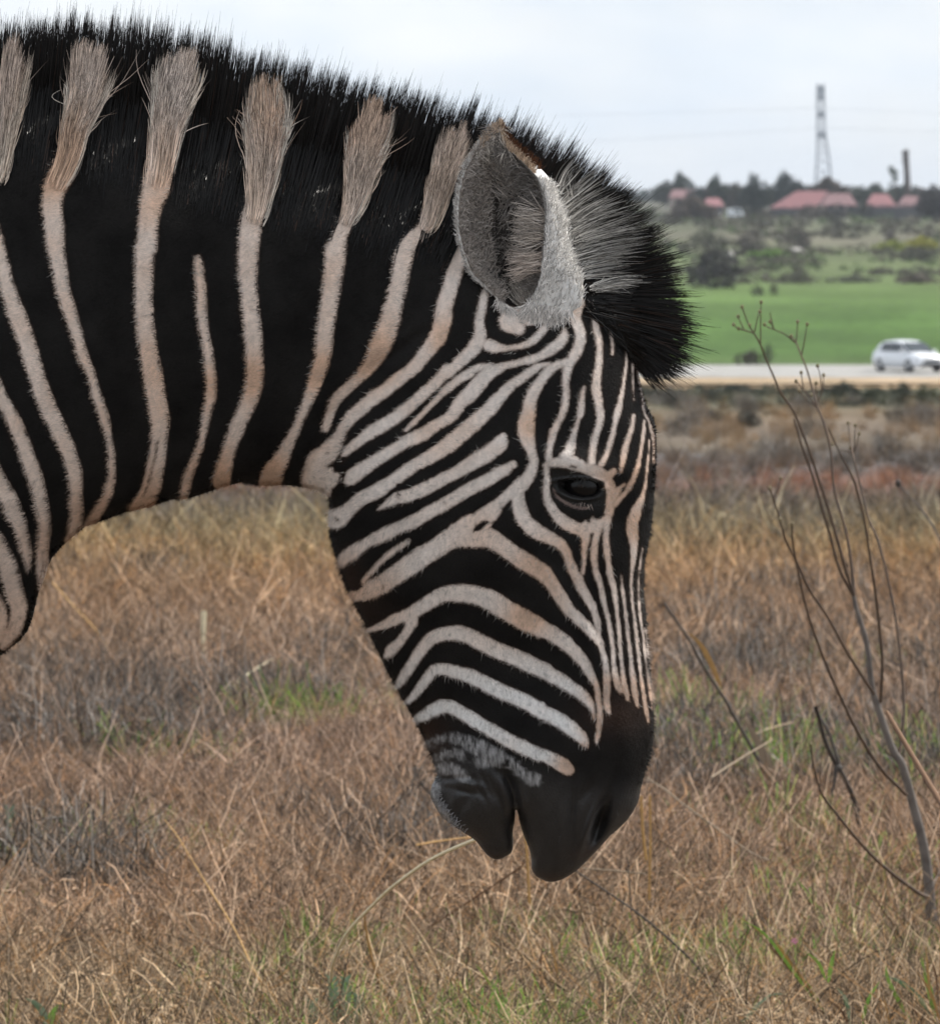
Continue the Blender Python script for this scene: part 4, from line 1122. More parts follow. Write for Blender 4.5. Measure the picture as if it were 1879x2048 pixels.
gc[isroad] = np.array([.30, .21, .13])
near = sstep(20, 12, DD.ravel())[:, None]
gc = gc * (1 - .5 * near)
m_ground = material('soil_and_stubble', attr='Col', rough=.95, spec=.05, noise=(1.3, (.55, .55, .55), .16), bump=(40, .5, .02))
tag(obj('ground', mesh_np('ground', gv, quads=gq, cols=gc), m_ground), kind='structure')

# the gravel road with its sandy verge
rx = np.linspace(-260, 260, 261)
def strip(name, d0, d1, nd, lift, mat, edge=0.0, seed=0):
    dl = np.linspace(d0, d1, nd)
    D_, X_ = np.meshgrid(dl, rx, indexing='ij')
    e0 = (fbm(rx / 7, rx * 0 + seed, 231 + seed, 3) - .5) * edge
    D_ = D_ + e0[None, :] * np.linspace(1, 0, nd)[:, None]
    Z_ = CAMZ - drop(D_) + lift
    vv = np.stack([X_, CAMY + D_, Z_], -1).reshape(-1, 3)
    a, b = D_.shape
    i = np.arange(a - 1)[:, None] * b; j = np.arange(b - 1)[None, :]
    q = np.stack([(i + j).ravel(), (i + j + 1).ravel(), (i + b + j + 1).ravel(), (i + b + j).ravel()], 1)
    return tag(obj(name, mesh_np(name, vv, quads=q), mat), kind='structure')
m_sand = material('sandy_verge', col=(.38, .29, .20), rough=.95, spec=.05, noise=(.35, (.25, .19, .12), .12))
m_road = material('road_gravel', col=(.31, .305, .295), rough=.9, spec=.1, noise=(.6, (.24, .235, .225), .12))
strip('road_verge', 348, 357.6, 8, .06, m_sand, 7.0, 1)
strip('road', 357.6, 376.6, 12, .07, m_road, 1.2, 2)

# ---------------------------------------------------------------- grass and dead weeds: clumps scattered by geometry nodes
def strawset(n, rad, hmin, hmax, lmin, lmax, lay, wid, cols, K=4, seed=0, curl=1.0, iso=False):
    """n stems: lay 0 = upright, 1 = lying; returns mesh arrays"""
    g = np.random.default_rng(seed)
    r = rad * np.sqrt(g.random(n)); a = g.uniform(0, 2 * np.pi, n)
    base = np.stack([r * np.cos(a), r * np.sin(a), g.uniform(hmin, hmax, n)], 1)
    el = np.where(g.random(n) < lay, np.abs(g.normal(0, .22, n)), g.uniform(.9, 1.55, n))
    if iso: el = np.arcsin(g.uniform(-.35, .92, n))
    az = g.uniform(0, 2 * np.pi, n)
    L_ = g.uniform(lmin, lmax, n)
    pts = np.zeros((n, K, 3)); pts[:, 0] = base
    caz = g.normal(0, .9, n) * curl / K; cel = -np.abs(g.normal(0, .55, n)) * curl / K
    for k in range(1, K):
        st = (L_ / (K - 1))[:, None]
        pts[:, k] = pts[:, k - 1] + st * np.stack([np.cos(el) * np.cos(az), np.cos(el) * np.sin(az), np.sin(el)], 1)
        az = az + caz + g.normal(0, .18, n) * curl; el = el + cel + g.normal(0, .15, n) * curl
    pts[..., 2] = np.maximum(pts[..., 2], .003)
    d = np.gradient(pts, axis=1); d /= np.linalg.norm(d, axis=2)[..., None] + 1e-9
    rv = g.normal(0, 1, (n, 1, 3)); rv = rv / np.linalg.norm(rv, axis=2)[..., None]
    ax = np.cross(d, rv); ax /= np.linalg.norm(ax, axis=2)[..., None] + 1e-9
    w = (wid * g.uniform(.5, 1.5, n))[:, None] * np.linspace(1, .35, K)[None, :]
    h = w[..., None] * .5
    vv = np.stack([pts - ax * h, pts + ax * h], 2).reshape(-1, 3)
    b0 = (np.arange(n)[:, None] * 2 * K + np.arange(K - 1)[None, :] * 2).ravel()
    q = np.stack([b0, b0 + 1, b0 + 3, b0 + 2], 1)
    pick = g.choice(len(cols), n, p=np.array([c[3] for c in cols]) / sum(c[3] for c in cols))
    cc = np.array([c[:3] for c in cols])[pick] * g.uniform(.65, 1.3, (n, 1))
    c = np.repeat(cc[:, None, :], 2 * K, axis=1).reshape(-1, 3)
    return vv, q, c

def inst_material(name, rough=.75, spec=.15, transl=.25):
    m = bpy.data.materials.new(name); m.use_nodes = True
    t = m.node_tree; b = t.nodes['Principled BSDF']
    a = t.nodes.new('ShaderNodeAttribute'); a.attribute_name = 'Col'
    a2 = t.nodes.new('ShaderNodeAttribute'); a2.attribute_type = 'INSTANCER'; a2.attribute_name = 'tint'
    mxx = t.nodes.new('ShaderNodeMix'); mxx.data_type = 'RGBA'; mxx.blend_type = 'MULTIPLY'; mxx.inputs['Factor'].default_value = 1
    t.links.new(a.outputs['Color'], mxx.inputs[6]); t.links.new(a2.outputs['Color'], mxx.inputs[7])
    t.links.new(mxx.outputs[2], b.inputs['Base Color'])
    b.inputs['Roughness'].default_value = rough; b.inputs['Specular IOR Level'].default_value = spec
    tr = t.nodes.new('ShaderNodeBsdfTranslucent'); t.links.new(mxx.outputs[2], tr.inputs['Color'])
    ms = t.nodes.new('ShaderNodeMixShader'); ms.inputs['Fac'].default_value = transl
    t.links.new(b.outputs[0], ms.inputs[1]); t.links.new(tr.outputs[0], ms.inputs[2])
    t.links.new(ms.outputs[0], t.nodes['Material Output'].inputs['Surface'])
    return m
m_straw = inst_material('dry_straw'); m_green = inst_material('green_blade', transl=.4); m_dead = inst_material('dead_weed', transl=.1)

def scatter(name, src, pts, rot, scl, tint):
    me = bpy.data.meshes.new(name)
    me.vertices.add(len(pts)); me.vertices.foreach_set('co', np.asarray(pts, dtype=np.float32).ravel())
    a = me.attributes.new('rot', 'FLOAT_VECTOR', 'POINT'); a.data.foreach_set('vector', np.asarray(rot, dtype=np.float32).ravel())
    a = me.attributes.new('scl', 'FLOAT', 'POINT'); a.data.foreach_set('value', np.asarray(scl, dtype=np.float32))
    a = me.attributes.new('tint', 'FLOAT_COLOR', 'POINT')
    c = np.ones((len(pts), 4), dtype=np.float32); c[:, :3] = tint
    a.data.foreach_set('color', c.ravel())
    o = bpy.data.objects.new(name, me); link(o); tag(o, kind='stuff')
    so = bpy.data.objects.new(name + '_source', src)
    g = bpy.data.node_groups.new(name, 'GeometryNodeTree')
    g.interface.new_socket('Geometry', in_out='INPUT', socket_type='NodeSocketGeometry')
    g.interface.new_socket('Geometry', in_out='OUTPUT', socket_type='NodeSocketGeometry')
    N = g.nodes.new
    gi = N('NodeGroupInput'); go = N('NodeGroupOutput'); io = N('GeometryNodeInstanceOnPoints'); oi = N('GeometryNodeObjectInfo')
    oi.inputs['Object'].default_value = so
    r = N('GeometryNodeInputNamedAttribute'); r.data_type = 'FLOAT_VECTOR'; r.inputs['Name'].default_value = 'rot'
    s = N('GeometryNodeInputNamedAttribute'); s.data_type = 'FLOAT'; s.inputs['Name'].default_value = 'scl'
    g.links.new(gi.outputs[0], io.inputs['Points']); g.links.new(oi.outputs['Geometry'], io.inputs['Instance'])
    g.links.new(r.outputs[0], io.inputs['Rotation']); g.links.new(s.outputs[0], io.inputs['Scale'])
    g.links.new(io.outputs[0], go.inputs[0])
    md = o.modifiers.new('scatter', 'NODES'); md.node_group = g
    return o

def place(n, row0, row1, widen=1.25, seed=0, power=1.0, accept=None):
    g = np.random.default_rng(seed)
    row = row0 + (row1 - row0) * g.random(n) ** power
    d = dist_of(row)
    d = np.where(row > 2050, 12 - (row - 2050) / 110.0, d)
    half = (.061 * d) * widen * 1.35 + 1.0
    x = g.uniform(-1, 1, n) * half
    d = d + g.normal(0, .02, n) * d
    d = np.maximum(d, 9.2)
    if accept is not None:
        k = accept(x, d, g)
        x, d = x[k], d[k]
    return x, d, g

STRAW = [(1.0, .93, .86, 2.5), (1.4, 1.28, 1.12, 2), (2.9, 2.75, 2.5, 1.3), (.50, .45, .40, 2.4), (1.45, 1.08, .70, 1.5), (.22, .20, .19, 2.6)]
for v in range(3):
    a, b, c = strawset(1150, .42, .0, .045, .03, (.10, .13, .24)[v], .90, (.0030, .0027, .0022)[v], STRAW, K=5, seed=300 + v, curl=(3.4, 2.4, 1.2)[v], iso=True)
    src = mesh_np('thatch_clump', a, quads=b, cols=c, smooth=False); src.materials.append(m_straw)
    x, d, g = place(1900, 2300, 1060, seed=310 + v, power=1.0)
    n = len(x); s = np.clip(d / 20, .8, 3) * g.uniform(.8, 1.25, n)
    scatter('dry_grass_litter', src, np.stack([x, CAMY + d, gz(x, d) - .004], 1), np.stack([g.normal(0, .06, n), g.normal(0, .06, n), g.uniform(0, 6.28, n)], 1), s, ground_tint(x, d) * 1.75 * g.uniform(.75, 1.25, (n, 1)))
TUFT_C = [(1.0, .92, .82, 3), (1.35, 1.2, 1.0, 2), (1.3, .92, .5, 1.6), (.6, .52, .46, 1.5)]
for v in range(3):
    a, b, c = strawset(170, .09, 0, .01, .10, .30, .18, .0028, TUFT_C, K=5, seed=330 + v, curl=1.2)
    src = mesh_np('tuft_clump', a, quads=b, cols=c, smooth=False); src.materials.append(m_straw)
    x, d, g = place(2300, 1960, 806, seed=340 + v, power=.62, accept=lambda x, d, g: (g.random(len(d)) < np.interp(d, [12, 18, 30, 60], [.10, .22, .8, 1])) & (fbm(x * 1.3, d * .8, 5, 2) > .35))
    n = len(x); s = np.interp(d, [10, 16, 25, 40, 60, 100, 240], [.30, .36, .55, .62, .7, 1.0, 1.8]) * g.uniform(.5, 1.2, n)
    scatter('dry_grass_tufts', src, np.stack([x, CAMY + d, gz(x, d) - .01], 1), np.stack([g.normal(0, .1, n), g.normal(0, .1, n), g.uniform(0, 6.28, n)], 1), s, ground_tint(x, d) * 1.6 * g.uniform(.7, 1.25, (n, 1)))
GREEN_C = [(.10, .19, .035, 3), (.16, .24, .05, 2), (.24, .26, .08, 1), (.32, .24, .12, 1)]
for v in range(2):
    a, b, c = strawset(90, .10, 0, .005, .05, .17, .12, .0034, GREEN_C, K=5, seed=350 + v, curl=1.0)
    src = mesh_np('green_clump', a, quads=b, cols=c, smooth=False); src.materials.append(m_green)
    x, d, g = place(2100, 2300, 1400, seed=360 + v, power=1.1, accept=lambda x, d, g: fbm(x * 1.6 + 3, d * .9, 15, 3) + .26 * sstep(13.2, 12.1, d) > .635)
    n = len(x)
    scatter('green_grass', src, np.stack([x, CAMY + d, gz(x, d) - .005], 1), np.stack([g.normal(0, .15, n), g.normal(0, .15, n), g.uniform(0, 6.28, n)], 1), g.uniform(.5, 1.2, n) * np.clip(d / 15, .8, 2), g.uniform(1.0, 2.0, (n, 1)) * np.ones((n, 3)))
DEAD_C = [(.14, .125, .112, 3), (.34, .31, .28, 1.5), (.04, .036, .033, 3.5), (.24, .17, .11, 1)]
for v in range(2):
    a, b, c = strawset(330, .13, .0, .10, .05, .20, .35, .0032, DEAD_C, K=5, seed=370 + v, curl=2.2)
    src = mesh_np('dead_clump', a, quads=b, cols=c, smooth=False); src.materials.append(m_dead)
    x, d, g = place(1400, 1950, 806, seed=380 + v, power=.75, accept=lambda x, d, g: (fbm(x / (d * .02) + 9, np.log(d) * 10, 25, 3) > .50) & ((row_of(d) < 925) | (row_of(d) > 1030) | (g.random(len(d)) < .12)))
    n = len(x); s = np.interp(d, [10, 20, 40, 80, 240], [.8, .95, 1.2, 1.5, 3.0]) * g.uniform(.6, 1.2, n)
    scatter('dead_weeds', src, np.stack([x, CAMY + d, gz(x, d) - .01], 1), np.stack([g.normal(0, .1, n), g.normal(0, .1, n), g.uniform(0, 6.28, n)], 1), s, g.uniform(.7, 1.3, (n, 1)) * np.ones((n, 3)))

# ---------------------------------------------------------------- bushes and trees: crowns of small leaf faces
m_leaf = material('foliage', attr='Col', rough=.8, spec=.15)
m_bark = material('bark', col=(.09, .07, .055), rough=.9, noise=(6, (.05, .04, .032), .2))
def crown_mesh(name, lobes, n, leaf, col, seed, dens=.45, squash=0):
    g = np.random.default_rng(seed)
    pts = []; sh = []
    wts = np.array([l[3] * l[4] * l[5] for l in lobes]); wts = wts / wts.sum()
    pick = g.choice(len(lobes), n, p=wts)
    lo = np.array(lobes)[pick]
    u = g.normal(0, 1, (n, 3)); u /= np.linalg.norm(u, axis=1)[:, None]
    r = (dens + (1 - dens) * g.random(n)) ** .8 * (1 + .22 * (fbm(u[:, 0] * 3 + pick, u[:, 2] * 3, seed, 2) - .5) * 2)
    p = lo[:, :3] + u * r[:, None] * lo[:, 3:6]
    d1 = g.normal(0, 1, (n, 3)); d1 /= np.linalg.norm(d1, axis=1)[:, None]
    d2 = np.cross(d1, g.normal(0, 1, (n, 3))); d2 /= np.linalg.norm(d2, axis=1)[:, None]
    s = (leaf * g.uniform(.6, 1.4, n))[:, None]
    vv = np.stack([p - d1 * s, p + d2 * s * .5, p + d1 * s, p - d2 * s * .5], 1).reshape(-1, 3)
    vv[:, 2] = np.maximum(vv[:, 2], 0.0)
    cc = np.array(col) * g.uniform(.6, 1.35, (n, 1)) * (.8 + .5 * fbm(p[:, 0] / lo[:, 3] * 2, p[:, 2] / lo[:, 5] * 2, seed + 3, 2))[:, None]
    return mesh_np(name, vv, quads=np.arange(4 * n).reshape(-1, 4), cols=np.repeat(cc, 4, axis=0), smooth=False)
def tube(pts, r0, r1, k=7, rel=None):
    c = np.asarray(pts, float); n = len(c)
    d = np.gradient(c, axis=0); d /= np.linalg.norm(d, axis=1)[:, None] + 1e-12
    up = np.array([0, 1.0, 0.12])
    a1 = np.cross(d, up); a1 /= np.linalg.norm(a1, axis=1)[:, None] + 1e-12
    a2 = np.cross(d, a1)
    rr = np.linspace(r0, r1, n)[:, None, None] if rel is None else np.asarray(rel)[:, None, None]
    an = np.linspace(0, 2 * np.pi, k, endpoint=False)
    vv = (c[:, None, :] + rr * (a1[:, None, :] * np.cos(an)[None, :, None] + a2[:, None, :] * np.sin(an)[None, :, None])).reshape(-1, 3)
    i = np.arange(n - 1)[:, None] * k; j = np.arange(k)[None, :]
    q = np.stack([(i + j).ravel(), (i + (j + 1) % k).ravel(), (i + k + (j + 1) % k).ravel(), (i + k + j).ravel()], 1)
    return vv, q
def tube_obj(name, pts, r0, r1, mat, parent=None, off=None, k=7):
    vv, q = tube(pts, r0, r1, k)
    if off is not None: vv = vv - np.array(off)
    return obj(name, mesh_np(name, vv, quads=q), mat, parent)

def bush(px, row, d, wpx, hpx, col, label, name='bush', cat='bush', group=None, leaf=.07, n=420, lobes=5, seed=0, tree=False, trunk=.35, base=None):
    """px centre column, row = photo row of its foot"""
    X, Y, Z = P(px, row, d)
    Z = float(gz(X, d)) if base is None else base
    zt = P(px, row - hpx, d)[2]
    W = wpx * d / FPX * (1.3 if tree else 1.12); H = max(zt - Z, hpx * d / FPX) * (1.0 if tree else 1.22)
    g = np.random.default_rng(1000 + seed)
    t = empty(name, (X, Y, Z)); tag(t, label, cat, group)
    lb = []
    z0 = trunk * H if tree else 0.0
    for q in range(lobes):
        f = (q + .5) / lobes
        lx = (f - .5) * W * .8 + g.normal(0, .06 * W)
        hh = (H - z0) * (.78 + .22 * g.random()) * (1 - .30 * abs(f - .5) * 2)
        lb.append((lx, g.normal(0, .2 * W), z0 + hh * .5, W / lobes * 1.1, W * .32, hh * .52))
    lb.append((g.normal(0, .05 * W), 0, z0 + (H - z0) * .62, W * .25, W * .25, (H - z0) * .38))
    obj('crown' if tree else 'foliage', crown_mesh('foliage', lb, n, leaf * W, col, 50 + seed), m_leaf, t)
    if tree:
        tube_obj('trunk', [(0, 0, 0), (.02 * W, 0, z0 * .6), (0, 0, z0 + (H - z0) * .5)], W * .06, W * .03, m_bark, t)
    else:
        for q in range(2):
            a_ = (q - .5) * .3 * W
            tube_obj('stem', [(a_ * .3, 0, 0), (a_, 0, H * .3), (a_ * 1.4, 0, H * .6)], W * .018, W * .008, m_bark, t, k=5)
    return t

# ---------------------------------------------------------------- beyond the road
BR_GREY = (.095, .082, .074); DK = (.045, .05, .042); DG_ = (.035, .052, .038); OL = (.085, .10, .045); YG = (.22, .25, .05)
gB = 'bushes on the green slope'
bush(1424, 592, 620, 112, 84, (.06, .055, .052), 'large dark grey-brown bush just right of the mane, left end of the green field', leaf=.04, n=1500, seed=1, group=gB)
bush(1500, 512, 800, 66, 48, BR_GREY, 'rounded grey-brown bush above the bright green slope, left of the pale stone', leaf=.05, n=600, seed=2, group=gB)
bush(1592, 500, 830, 62, 42, BR_GREY, 'grey-brown bush behind the pale stone, below the lattice tower', leaf=.05, n=600, seed=3, group=gB)
bush(1598, 572, 640, 38, 42, (.085, .078, .066), 'small grey bush alone in the middle of the green slope', leaf=.06, n=420, seed=4, group=gB)
bush(1514, 604, 590, 24, 20, (.07, .075, .05), 'tiny dark bush below the large bush on the green slope, left of two', leaf=.08, n=240, seed=5, group=gB)
bush(1546, 600, 595, 22, 20, (.08, .08, .055), 'tiny olive bush beside the tiny dark bush on the green slope', leaf=.08, n=240, seed=6, group=gB)
bush(1500, 733, 382, 52, 28, (.062, .058, .045), 'low brown bush at the far edge of the road', leaf=.05, n=600, seed=7, group=gB)
bush(1536, 733, 381, 26, 42, (.04, .036, .034), 'dark upright bush at the far edge of the road behind the dry weed', leaf=.06, n=420, seed=8, group=gB)
bush(1672, 452, 1010, 44, 44, (.06, .055, .055), 'dark purple-grey bush in front of the red roofs', leaf=.05, n=520, seed=9, group=gB)
bush(1622, 428, 1120, 70, 16, (.085, .075, .065), 'low brown thicket between the brightest roof and the purple-grey bush', leaf=.05, n=500, seed=18, group=gB)
bush(1725, 428, 1120, 50, 22, (.06, .065, .055), 'dark shrubbery in front of the gap between the red roofs', leaf=.05, n=500, seed=19, group=gB)
bush(1780, 500, 830, 56, 18, YG, 'yellow-green low bush on the slope above the white car', leaf=.05, n=420, seed=10, group=gB)
bush(1846, 498, 840, 70, 22, (.27, .26, .045), 'bright yellow flowering bush at the right edge of the slope', leaf=.05, n=520, seed=11, group=gB)
bush(1840, 526, 760, 60, 22, (.06, .06, .045), 'flat dark bush under the yellow flowering bush', leaf=.05, n=420, seed=12, group=gB)
bush(1780, 482, 880, 30, 20, BR_GREY, 'small grey bush behind the yellow-green bush', leaf=.07, n=300, seed=13, group=gB)
bush(1410, 492, 870, 60, 26, (.10, .105, .07), 'pale olive bush right beside the mane on the upper slope', leaf=.05, n=420, seed=14, group=gB)
bush(1540, 520, 790, 70, 14, (.14, .24, .05), 'bright green patch of low shrub below the grey-brown bushes', leaf=.05, n=420, seed=15, group=gB)
bush(1706, 568, 650, 90, 12, (.12, .125, .09), 'long low greyish bush across the middle of the green slope', leaf=.04, n=420, seed=16, group=gB)
bush(1830, 574, 645, 90, 18, (.12, .10, .085), 'long low brownish bush on the slope above the white car', leaf=.04, n=420, seed=17, group=gB)
gS = 'shrubs along the near side of the road'
for q, (px, row, w, h, col, lab) in enumerate([
        (1692, 796, 56, 30, (.035, .042, .03), 'dark green shrub on the near roadside left of the car'),
        (1802, 800, 50, 34, (.035, .042, .03), 'dark green shrub on the near roadside directly below the car'),
        (1742, 800, 44, 24, (.05, .058, .035), 'olive shrub between the two dark roadside shrubs'),
        (1850, 798, 44, 26, (.07, .075, .04), 'light olive shrub on the roadside at the right edge'),
        (1412, 802, 40, 26, (.045, .05, .04), 'dark roadside shrub below the forelock hair'),
        (1345, 816, 36, 26, (.045, .045, .036), 'small dark shrub between the zebra forehead and the road'),
        (1306, 795, 50, 20, (.05, .055, .04), 'shrub touching the zebra forehead at the roadside'),
        (1492, 850, 60, 26, (.06, .056, .046), 'grey-brown low shrub in the field left of the tall dry weed'),
        (1470, 786, 90, 12, (.06, .066, .05), 'flat shrub strip below the sandy verge'),
        (1585, 788, 70, 12, (.075, .07, .045), 'flat olive shrub behind the tall dry weed at the verge'),
        (1420, 840, 46, 18, (.07, .062, .052), 'small grey shrub in the field below the roadside'),
        (1640, 786, 40, 10, (.06, .06, .045), 'tiny flat shrub left of the dark green roadside shrub')]):
    bush(px, row, float(dist_of(row)), w, h, col, lab, name='shrub', cat='shrub', leaf=.05, n=620, seed=30 + q, group=gS)

m_stone = material('pale_stone', col=(.5, .48, .45), rough=.9, noise=(1.5, (.4, .38, .35), .2))
def stone(px, row, w, h, label, seed):
    d = float(dist_of(row)); X, Y, Z = P(px, row, d)
    g = np.random.default_rng(seed)
    vv, q = uv_ball((0, 0, 0), 1, 14, 10)
    vv = vv * np.array([w * .5, w * .4, h * .6]) * d / FPX * (1 + .12 * g.normal(0, 1, (len(vv), 1)))
    o = obj('stone', mesh_np('stone', vv + np.array([0, 0, h * .3 * d / FPX]), quads=q, smooth=False), m_stone)
    o.location = (X, Y, float(gz(X, d)))
    tag(o, label, 'stone', 'pale stones on the slope')
stone(1459, 516, 18, 16, 'small round pale stone beside the large dark bush', 1)
stone(1592, 506, 30, 14, 'flat pale stone under the lattice tower', 2)

# rough scrub on the slope, too dense to count
def scrub(name, n, r0, r1, x0, x1, size, col, seed):
    g = np.random.default_rng(seed)
    row = g.uniform(r0, r1, n * 3); px = g.uniform(x0, x1, n * 3)
    d = dist_of(row); X = (px - CX) * d / FPX
    keep_ = fbm(px / 120, row / 14, seed, 3) > .50
    X, d, row = X[keep_][:n], d[keep_][:n], row[keep_][:n]
    lobes = []
    for x_, d_ in zip(X, d):
        s_ = size * d_ / FPX * g.uniform(.5, 1.4)
        lobes.append((x_, CAMY + d_, float(gz(x_, d_)) + s_ * .25, s_, s_ * 1.2, s_ * g.uniform(.25, .5)))
    n_ = len(lobes) * 26
    me = crown_like(name, lobes, n_, size * .22 * 800 / FPX, col, seed)
    return tag(obj(name, me, m_leaf), kind='stuff')
def crown_like(name, lobes, n, leaf, col, seed):
    g = np.random.default_rng(seed)
    lo = np.array(lobes)[g.integers(0, len(lobes), n)]
    u = g.normal(0, 1, (n, 3)); u /= np.linalg.norm(u, axis=1)[:, None]
    p = lo[:, :3] + u * lo[:, 3:6] * (.4 + .6 * g.random(n))[:, None]
    d1 = g.normal(0, 1, (n, 3)); d1 /= np.linalg.norm(d1, axis=1)[:, None]
    d2 = np.cross(d1, g.normal(0, 1, (n, 3))); d2 /= np.linalg.norm(d2, axis=1)[:, None]
    s = (leaf * g.uniform(.6, 1.5, n) * lo[:, 1] / 800)[:, None]
    vv = np.stack([p - d1 * s, p + d2 * s * .6, p + d1 * s, p - d2 * s * .6], 1).reshape(-1, 3)
    c = np.array(col) * g.uniform(.5, 1.4, (n, 1)) * (.7 + .6 * fbm(lo[:, 0] / 9, lo[:, 1] / 60, seed, 2))[:, None]
    return mesh_np(name, vv, quads=np.arange(4 * n).reshape(-1, 4), cols=np.repeat(c, 4, axis=0), smooth=False)
scrub('scrub', 620, 425, 575, 1240, 2050, 16, (.105, .098, .075), 901)
scrub('scrub', 260, 425, 545, 1240, 2050, 14, (.085, .12, .05), 902)
scrub('scrub', 420, 404, 440, 1150, 2150, 14, (.085, .075, .062), 903)
scrub('roadside_scrub', 300, 776, 812, 1150, 2050, 16, (.065, .068, .045), 904)
scrub('roadside_scrub', 160, 790, 850, 1150, 2050, 14, (.15, .115, .07), 905)

# ---- houses, wall, trees on the skyline
m_roof = material('red_roof', col=(.235, .105, .11), rough=.8, noise=(.8, (.19, .09, .10), .2))
m_roof2 = material('faded_red_roof', col=(.18, .10, .105), rough=.8, noise=(.8, (.15, .088, .095), .2))
m_wall = material('plaster_wall', col=(.40, .34, .30), rough=.9, noise=(1.2, (.32, .27, .24), .2))
m_pane = material('window_glass', col=(.03, .04, .05), rough=.1, spec=.6)
m_bwall = material('dark_boundary_wall', col=(.10, .10, .11), rough=.9, noise=(.5, (.08, .08, .085), .2))
def box(x0, x1, y0, y1, z0, z1):
    v = np.array([(x, y, z) for z in (z0, z1) for y in (y0, y1) for x in (x0, x1)], float)
    q = np.array([(0, 2, 3, 1), (4, 5, 7, 6), (0, 1, 5, 4), (2, 6, 7, 3), (0, 4, 6, 2), (1, 3, 7, 5)])
    return v, q
def house(px0, px1, ridge, eave, foot, d, label, mat, ridge_in=.3, skew=0.0):
    k = d / FPX
    X, Y, _ = P((px0 + px1) / 2, foot, d)
    zr = P(0, ridge, d)[2]; ze = P(0, eave, d)[2]
    Z = min(float(gz(X, d)), P(0, foot, d)[2])
    t = empty('house', (X, Y, Z)); tag(t, label, 'house', 'red-roofed houses on the skyline')
    W = (px1 - px0) * k; Dp = max(W * .7, 7)
    w = W * .94
    v, q = box(-w / 2, w / 2, -Dp * .46, Dp * .46, 0, ze - Z)
    obj('wall', mesh_np('wall', v, quads=q, smooth=False), m_wall, t)
    h0 = ze - Z; h1 = zr - Z
    a = W / 2; b = Dp / 2; r = a * (1 - ridge_in * 2)
    v = np.array([(-a, -b, h0), (a, -b, h0), (a, b, h0), (-a, b, h0), (-r + skew * a, 0, h1), (r + skew * a, 0, h1), (-a, -b, h0 - .15), (a, -b, h0 - .15), (a, b, h0 - .15), (-a, b, h0 - .15)])
    me = bpy.data.meshes.new('roof')
    me.from_pydata(v.tolist(), [], [(0, 1, 5, 4), (1, 2, 5), (2, 3, 4, 5), (3, 0, 4), (6, 7, 1, 0), (7, 8, 2, 1), (8, 9, 3, 2), (9, 6, 0, 3)])
    obj('roof', me, mat, t)
    for f in (-.28, .05, .32):
        v, q = box(f * w - .6, f * w + .6, -Dp * .46 - .06, -Dp * .46 + .02, max(h0 * .4, .8), max(h0 * .82, 1.8))
        obj('window', mesh_np('window', v, quads=q, smooth=False), m_pane, t)
house(1540, 1632, 382, 415, 436, 1180, 'house with the brightest red hipped roof, left of the lattice tower', m_roof, .16, .82)
house(1640, 1712, 387, 410, 432, 1200, 'house with dull red roof directly below the lattice tower', m_roof2, .2)
house(1728, 1790, 388, 412, 432, 1210, 'house with red roof left of the tall bare trunk', m_roof, .25)
house(1792, 1850, 392, 412, 432, 1190, 'house with pale pinkish roof at the right, behind the dark wall', m_roof2, .25)
house(1336, 1424, 379, 395, 420, 1300, 'long low house with faded pink roof beside the mane', m_roof2, .1)
house(1404, 1446, 396, 412, 428, 1150, 'small house with orange-red roof above the white van', m_roof, .2)
def long_wall(px0, px1, top, foot, d, label):
    k = d / FPX; X, Y, Z = P((px0 + px1) / 2, foot, d); Z = float(gz(X, d)) - .3; zt = P(0, top, d)[2]
    v, q = box(-(px1 - px0) * k / 2, (px1 - px0) * k / 2, -.15, .15, 0, zt - Z)
    o = obj('boundary_wall', mesh_np('boundary_wall', v, quads=q, smooth=False), m_bwall); o.location = (X, Y, Z)
    tag(o, label, 'wall')
long_wall(1700, 1990, 414, 430, 1120, 'long dark blue-grey wall in front of the houses at the right')
long_wall(1540, 1690, 418, 430, 1130, 'dark low wall below the brightest red roof')

def vehicle(px, row, w, h, d, label):
    k = d / FPX; X, Y, _ = P(px, row, d); Z = float(gz(X, d))
    t = empty('parked_van', (X, Y, Z)); tag(t, label, 'van', 'white vans parked by the houses')
    Z0 = P(0, row, d)[2] - Z
    W, H = w * k, h * k
    prof = [(-.5, .12), (-.5, .80), (-.46, .95), (.18, 1.0), (.30, .95), (.40, .62), (.49, .52), (.5, .12)]
    v = np.array([(a * W, s * .85, Z0 * 0 + b * H + .15) for s in (-1, 1) for a, b in prof]); n = len(prof)
    me = bpy.data.meshes.new('body')
    me.from_pydata(v.tolist(), [], [tuple(range(n)), tuple(range(2 * n - 1, n - 1, -1))] + [(i, i + n, (i + 1) % n + n, (i + 1) % n) for i in range(n)])
    obj('body', me, m_white, t)
    v, q = box(-.1 * W, .27 * W, -.87, -.84, .62 * H + .15, .88 * H + .15)
    obj('window', mesh_np('window', v, quads=q, smooth=False), m_pane, t)
    for f in (-.3, .3):
        vv, q = uv_ball((f * W, -.8, .3), .3, 12, 8, (1, .3, 1))
        obj('wheel', mesh_np('wheel', vv, quads=q), m_tyre, t)
m_white = material('white_car_paint', col=(.74, .76, .80), rough=.25, spec=.5, coat=.6)
m_tyre = material('tyre_rubber', col=(.02, .02, .02), rough=.8)
m_rim = material('alloy_rim', col=(.45, .46, .48), rough=.35, metal=.8)
m_lamp = material('headlight_glass', col=(.55, .58, .62), rough=.1, spec=.8)
m_black = material('black_plastic', col=(.02, .02, .022), rough=.6)
vehicle(1470, 428, 34, 20, 1120, 'white van parked in front of the dark conifers')
vehicle(1428, 424, 24, 14, 1130, 'smaller white van parked left of the other one below the orange-red roof')

